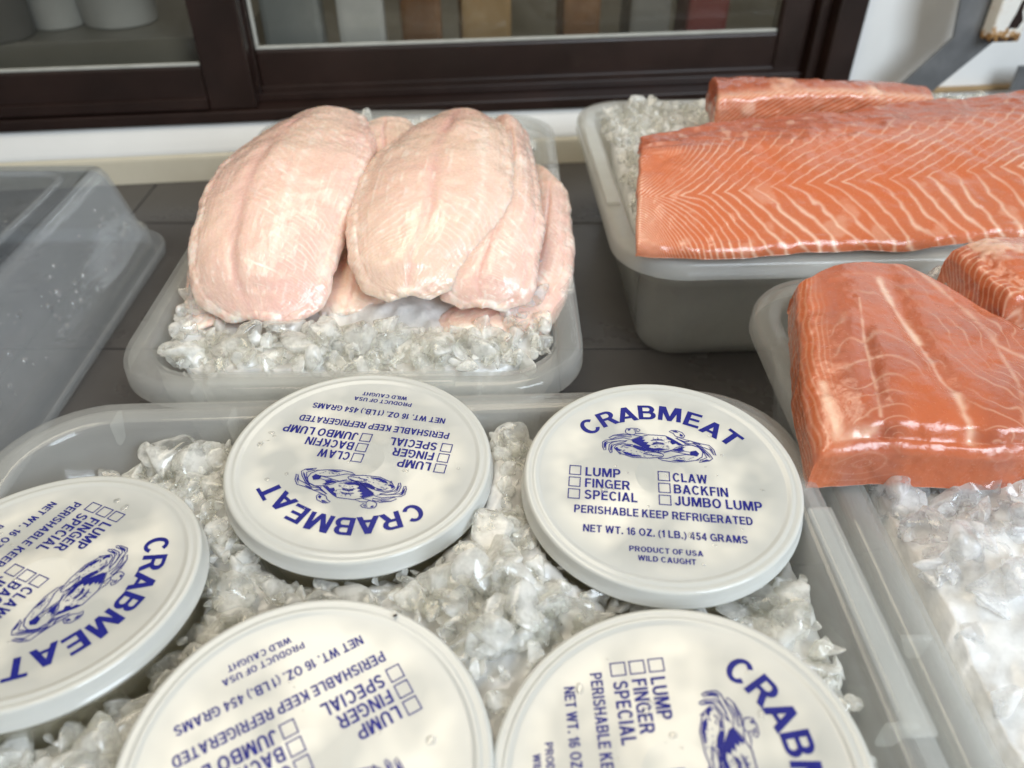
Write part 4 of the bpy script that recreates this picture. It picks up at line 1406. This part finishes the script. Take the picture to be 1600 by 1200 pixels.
def shard_mesh(seed, flat):
    r = np.random.default_rng(seed)
    bm = bmesh.new()
    k = r.integers(9, 15)
    pts = r.normal(size=(k, 3))
    pts /= np.linalg.norm(pts, axis=1, keepdims=True)
    pts *= r.uniform(0.75, 1.1, (k, 1)) * np.array([1.0, r.uniform(0.65, 0.95), flat])
    for p in pts:
        bm.verts.new(tuple(p))
    ch = bmesh.ops.convex_hull(bm, input=bm.verts[:])
    bmesh.ops.delete(bm, geom=[g for g in ch['geom_interior'] if isinstance(g, bmesh.types.BMVert)], context='VERTS')
    bmesh.ops.dissolve_limit(bm, angle_limit=math.radians(18), verts=bm.verts[:], edges=bm.edges[:])
    bmesh.ops.bevel(bm, geom=bm.edges[:], offset=0.22, segments=3, affect='EDGES', profile=0.5, clamp_overlap=True)
    bmesh.ops.triangulate(bm, faces=bm.faces[:])
    long_ = [e for e in bm.edges if e.calc_length() > 0.5]
    bmesh.ops.subdivide_edges(bm, edges=long_, cuts=1)
    bmesh.ops.triangulate(bm, faces=bm.faces[:])
    for _ in range(2):
        bmesh.ops.smooth_vert(bm, verts=bm.verts[:], factor=0.5, use_axis_x=True, use_axis_y=True, use_axis_z=True)
    bmesh.ops.recalc_face_normals(bm, faces=bm.faces[:])
    bm.verts.index_update()
    V = np.array([v.co[:] for v in bm.verts])
    F_ = np.array([[v.index for v in f.verts] for f in bm.faces])
    bm.free()
    V += V / (np.linalg.norm(V, axis=1, keepdims=True) + 1e-9) * (0.11 * fbm(V + seed, 2.0, 2))[:, None]
    return V, F_


SHARDS = [shard_mesh(100 + i, (0.35, 0.5, 0.62, 0.8)[i % 4]) for i in range(24)]


def rand_rot(r):
    q = r.normal(size=4)
    q /= np.linalg.norm(q)
    w, x, y, z = q
    return np.array([[1 - 2 * (y * y + z * z), 2 * (x * y - z * w), 2 * (x * z + y * w)], [2 * (x * y + z * w), 1 - 2 * (x * x + z * z), 2 * (y * z - x * w)], [2 * (x * z - y * w), 2 * (y * z + x * w), 1 - 2 * (x * x + y * y)]])


shard_me = {}


def crushed_ice(tub, ins, r, height, avoid, spacing, size, n_big, label, chunk_label, group, seed, window, shown, ice='ice', sink=0.0008):
    """packed core under a heap of shards; the n_big largest that show are chunks of their own"""
    R = np.random.default_rng(seed)
    fr = TubFrame(tub['cx'], tub['cy'], tub['w'], tub['d'], tub['h'], tub['rot'], r, ins)
    # core: height field closed down to the tub's floor
    nu, nv = 170, 150
    u, v = np.meshgrid(np.linspace(-1, 1, nu), np.linspace(-1, 1, nv), indexing='ij')
    # square -> rounded rectangle
    k = 1 - 0.10 * (np.abs(u) * np.abs(v)) ** 4
    U, Vv = u * (fr.hx - 0.003) * k, v * (fr.hy - 0.003) * k
    X, Y = fr.world(U, Vv)
    H = height(X, Y) - sink
    P = np.stack([X, Y, H], -1)
    H = H + 0.0030 * fbm(P, 75, 3)
    for (ax_, ay_, az_, ar_) in avoid:
        d = np.hypot(X - ax_, Y - ay_)
        H = np.where(d < ar_, np.minimum(H, az_ - 0.012 - 0.03 * smooth(ar_ - d, 0, 0.004)), H)
    Vt = np.stack([X, Y, H], -1).reshape(-1, 3)
    tp = 0.014
    ub, vb_ = u * (fr.hx - 0.003 - tp) * k, v * (fr.hy - 0.003 - tp) * k
    Xb, Yb = fr.world(ub, vb_)
    Vb = np.stack([Xb, Yb, np.full_like(Xb, 0.004)], -1).reshape(-1, 3)
    idx = np.arange(nu * nv).reshape(nu, nv)
    f = np.stack([idx[:-1, :-1], idx[1:, :-1], idx[1:, 1:], idx[:-1, 1:]], -1).reshape(-1, 4)
    nn = nu * nv
    rim = np.concatenate([idx[:, 0], idx[-1, 1:], idx[-2::-1, -1], idx[0, -2:0:-1]])
    nx = np.roll(rim, -1)
    sides = np.stack([rim, nx + 0, nx + nn, rim + nn], -1)[:, ::-1]
    allf = np.concatenate([f, f[:, ::-1] + nn, sides])
    core = (np.vstack([Vt, Vb]), allf)
    # shards
    items = []
    nx_, ny_ = int(2 * fr.hx / spacing), int(2 * fr.hy / spacing)
    for layer in range(1, 3):
        if layer == 2:
            nx_, ny_ = int(nx_ * 1.25), int(ny_ * 1.25)
        for i in range(nx_):
            for j in range(ny_):
                uu = (-1 + 2 * (i + R.uniform(0, 1)) / nx_) * fr.hx
                vv = (-1 + 2 * (j + R.uniform(0, 1)) / ny_) * fr.hy
                x, y = fr.world(uu, vv)
                sz = size * min(math.exp(R.normal(0, 0.42)), 1.5) * (1.15, 1.0, 0.48)[layer]
                if not fr.inside(x, y, sz * 0.45) or not window(x, y):
                    continue
                z = float(height(np.array(x), np.array(y))) + (-0.55, 0.12, 0.30)[layer] * spacing + R.uniform(-0.35, 0.35) * sz
                bad = False
                for (ax_, ay_, az_, ar_) in avoid:
                    d = math.hypot(x - ax_, y - ay_)
                    if d < ar_ + sz * 0.6 and z > az_ - 0.011 - sz * 0.6:
                        bad = True
                    if d < ar_ - 0.006 + sz * 0.4:
                        bad = True
                if bad:
                    continue
                items.append((sz, x, y, z, R.integers(len(SHARDS)), rand_rot(R), R.uniform(0.75, 1.2, 3)))
    vis = []
    for it in items:
        p = project(np.array(it[1:4]))
        if 0 < p[0] < 1600 and 0 < p[1] < 1200 and shown(p[0], p[1]) and it[3] > float(height(np.array(it[1]), np.array(it[2]))) - 0.3 * spacing:
            vis.append(it)
    vis.sort(key=lambda q: -q[0])
    # spread the big ones: keep them apart
    big = []
    for it in vis:
        if len(big) >= n_big:
            break
        if all((it[1] - b[1]) ** 2 + (it[2] - b[2]) ** 2 > (spacing * 1.1) ** 2 for b in big):
            big.append(it)
    bigid = {id(b) for b in big}
    Vs, Fs, off = [core[0]], [], len(core[0])
    tri = np.concatenate([core[1][:, [0, 1, 2]], core[1][:, [0, 2, 3]]])
    Fs.append(tri)
    for it in items:
        if id(it) in bigid:
            continue
        sz, x, y, z, m, rot, sc = it
        V, F_ = SHARDS[m]
        Vs.append((V * sc) @ rot.T * sz + np.array([x, y, z]))
        Fs.append(F_ + off)
        off += len(V)
    org = np.array([tub['cx'], tub['cy'], 0.004])
    o = mesh_object('crushed_ice', np.vstack(Vs) - org, np.vstack(Fs), M[ice])
    o.data.materials.append(M['ice_core'])
    mi = np.zeros(len(o.data.polygons), np.int32)
    mi[:len(tri)] = 1
    o.data.polygons.foreach_set('material_index', mi)
    o.location = tuple(org)
    tag(o, label, 'ice', None, 'stuff')
    for sz, x, y, z, m, rot, sc in big:
        m = int(m)
        if (m, ice) not in shard_me:
            c = mesh_object('ice_chunk', SHARDS[m][0], SHARDS[m][1], M[ice])
            shard_me[(m, ice)] = c.data
        else:
            c = link_mesh('ice_chunk', shard_me[(m, ice)], None)
        c.matrix_world = Matrix.Translation((x, y, z)) @ Matrix(rot.tolist()).to_4x4() @ Matrix.Diagonal((*(sc * sz * 1.12), 1))
        tag(c, chunk_label, 'ice chunk', group)
    print('ice', label, len(items), 'chunks', len(big))


lid_avoid = [(c[0] - tx * 0.0, c[1], c[2], 0.0590) for (c, (tx, ty), t_, l_) in LIDS.values()]


def h_crab(x, y):
    u, v = x - CRAB['cx'], y - CRAB['cy']
    b = 0.083 + 0.013 * np.exp(-(((x - 0.0) / 0.035) ** 2 + ((y - 0.185) / 0.05) ** 2)) + 0.008 * np.exp(-(((x + 0.005) / 0.02) ** 2 + ((y - 0.26) / 0.03) ** 2))
    b = b + 0.006 * np.exp(-(((x - 0.115) / 0.02) ** 2 + ((y - 0.16) / 0.05) ** 2))
    b = b + 0.004 * np.exp(-(((x + 0.125) / 0.02) ** 2 + ((y - 0.24) / 0.03) ** 2))
    b = b - 0.022 * smooth(-0.15 - x, 0, 0.07) * smooth(y, 0.2, 0.27) - 0.006 * smooth(y, 0.27, 0.30)
    return b


crushed_ice(CRAB, 0.0175, 0.036, h_crab, lid_avoid, 0.0084, 0.0112, 110, 'wet crushed ice packed round the crabmeat containers', 'clear ice chunk lying among the crabmeat containers', 'ice chunks round the crabmeat containers', 11, lambda x, y: y > 0.04, lambda px, py: True)


def h_fish(x, y):
    dx, dy = (x + 0.083) / 0.085, (y - 0.50) / 0.12
    m = np.exp(-np.abs(dx) ** 3 - np.abs(dy) ** 3)
    return 0.083 + 0.016 * m + 0.003 * np.sin(x * 60) * np.cos(y * 47)


crushed_ice(FISH, 0.0165, 0.034, h_fish, [], 0.0105, 0.0135, 60, 'wet crushed ice heaped under the white fish fillets', 'clear ice chunk at the foot of the white fillets', 'ice chunks under the white fillets', 12,
            lambda x, y: y < 0.372 or x > -0.005 or x < -0.165 or y > 0.63, lambda px, py: py > 495 or px > 835 or (px < 300 and py > 380))


def h_salm(x, y):
    dx, dy = (x - 0.30) / 0.20, (y - 0.58) / 0.11
    m = np.exp(-np.abs(dx) ** 4 - np.abs(dy) ** 4)
    return 0.083 + 0.026 * m + 0.010 * smooth(y, 0.5, 0.65)


crushed_ice(SALM, 0.019, 0.034, h_salm, [], 0.0098, 0.0108, 30, 'crushed ice bedding under the long salmon sides', 'clear ice chunk at the cut end of the long salmon side', 'ice chunks beside the long salmon side', 13,
            lambda x, y: x < 0.16 or y > 0.62, lambda px, py: px < 1120 and py < 380)


R_fade = np.random.default_rng(5)  # thins the shards to a smooth white bed that imitates glass glare


def h_fron(x, y):
    return 0.091 + 0.012 * smooth(x, 0.16, 0.28) + 0.004 * np.sin(x * 55 + 1) * np.cos(y * 50)


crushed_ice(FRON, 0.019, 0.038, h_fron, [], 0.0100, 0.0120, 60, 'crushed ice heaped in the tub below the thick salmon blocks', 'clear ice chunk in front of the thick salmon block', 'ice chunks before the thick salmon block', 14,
            lambda x, y: x < 0.42 and y < 0.40 and R_fade.random() < 0.06 + 0.94 * float(smooth(np.array(y + 0.25 * (0.2 - x)), 0.165, 0.225)), lambda px, py: py > 740 and px > 1330, ice='ice_glare', sink=-0.002)

# ------------------------------------------------------------------ water drops on the upturned tub
V0, F0 = [], []
R = np.random.default_rng(21)
tubO = np.array([-0.473, 0.455])
Vs, Fs, off = [], [], 0
dv, tri = DROP_V, DROP_F
for k in range(150):
    s = 0.0008 + 0.0022 * R.random() ** 2
    if k < 70:   # flat bottom, now on top
        p = np.array([tubO[0] + R.uniform(-0.08, 0.115), tubO[1] + R.uniform(-0.13, 0.135), 0.0848])
        nrm = np.array([0, 0, 1.0])
    else:        # sloping side wall
        zz = R.uniform(0.026, 0.068)
        off_x = 0.34 / 2 - 0.009 - 0.004 - 0.012 * (zz - 0.0244) / (0.076 - 0.0244)
        p = np.array([tubO[0] + off_x + 0.0006, tubO[1] + R.uniform(-0.14, 0.14), zz])
        nrm = np.array([0.97, 0, 0.24])
    n = nrm / np.linalg.norm(nrm)
    t1 = np.cross(n, [0, 1, 0.01]); t1 /= np.linalg.norm(t1)
    t2 = np.cross(n, t1)
    B = np.stack([t1 * R.uniform(0.7, 1.6), t2 * R.uniform(0.7, 1.3), n])
    Vs.append(dv * s @ B + p); Fs.append(tri + off); off += len(dv)
wd = mesh_object('water_drops', np.vstack(Vs), np.vstack(Fs), M['water'])
tag(wd, 'water drops beading on the upturned empty tub', 'water drops', None, 'stuff')
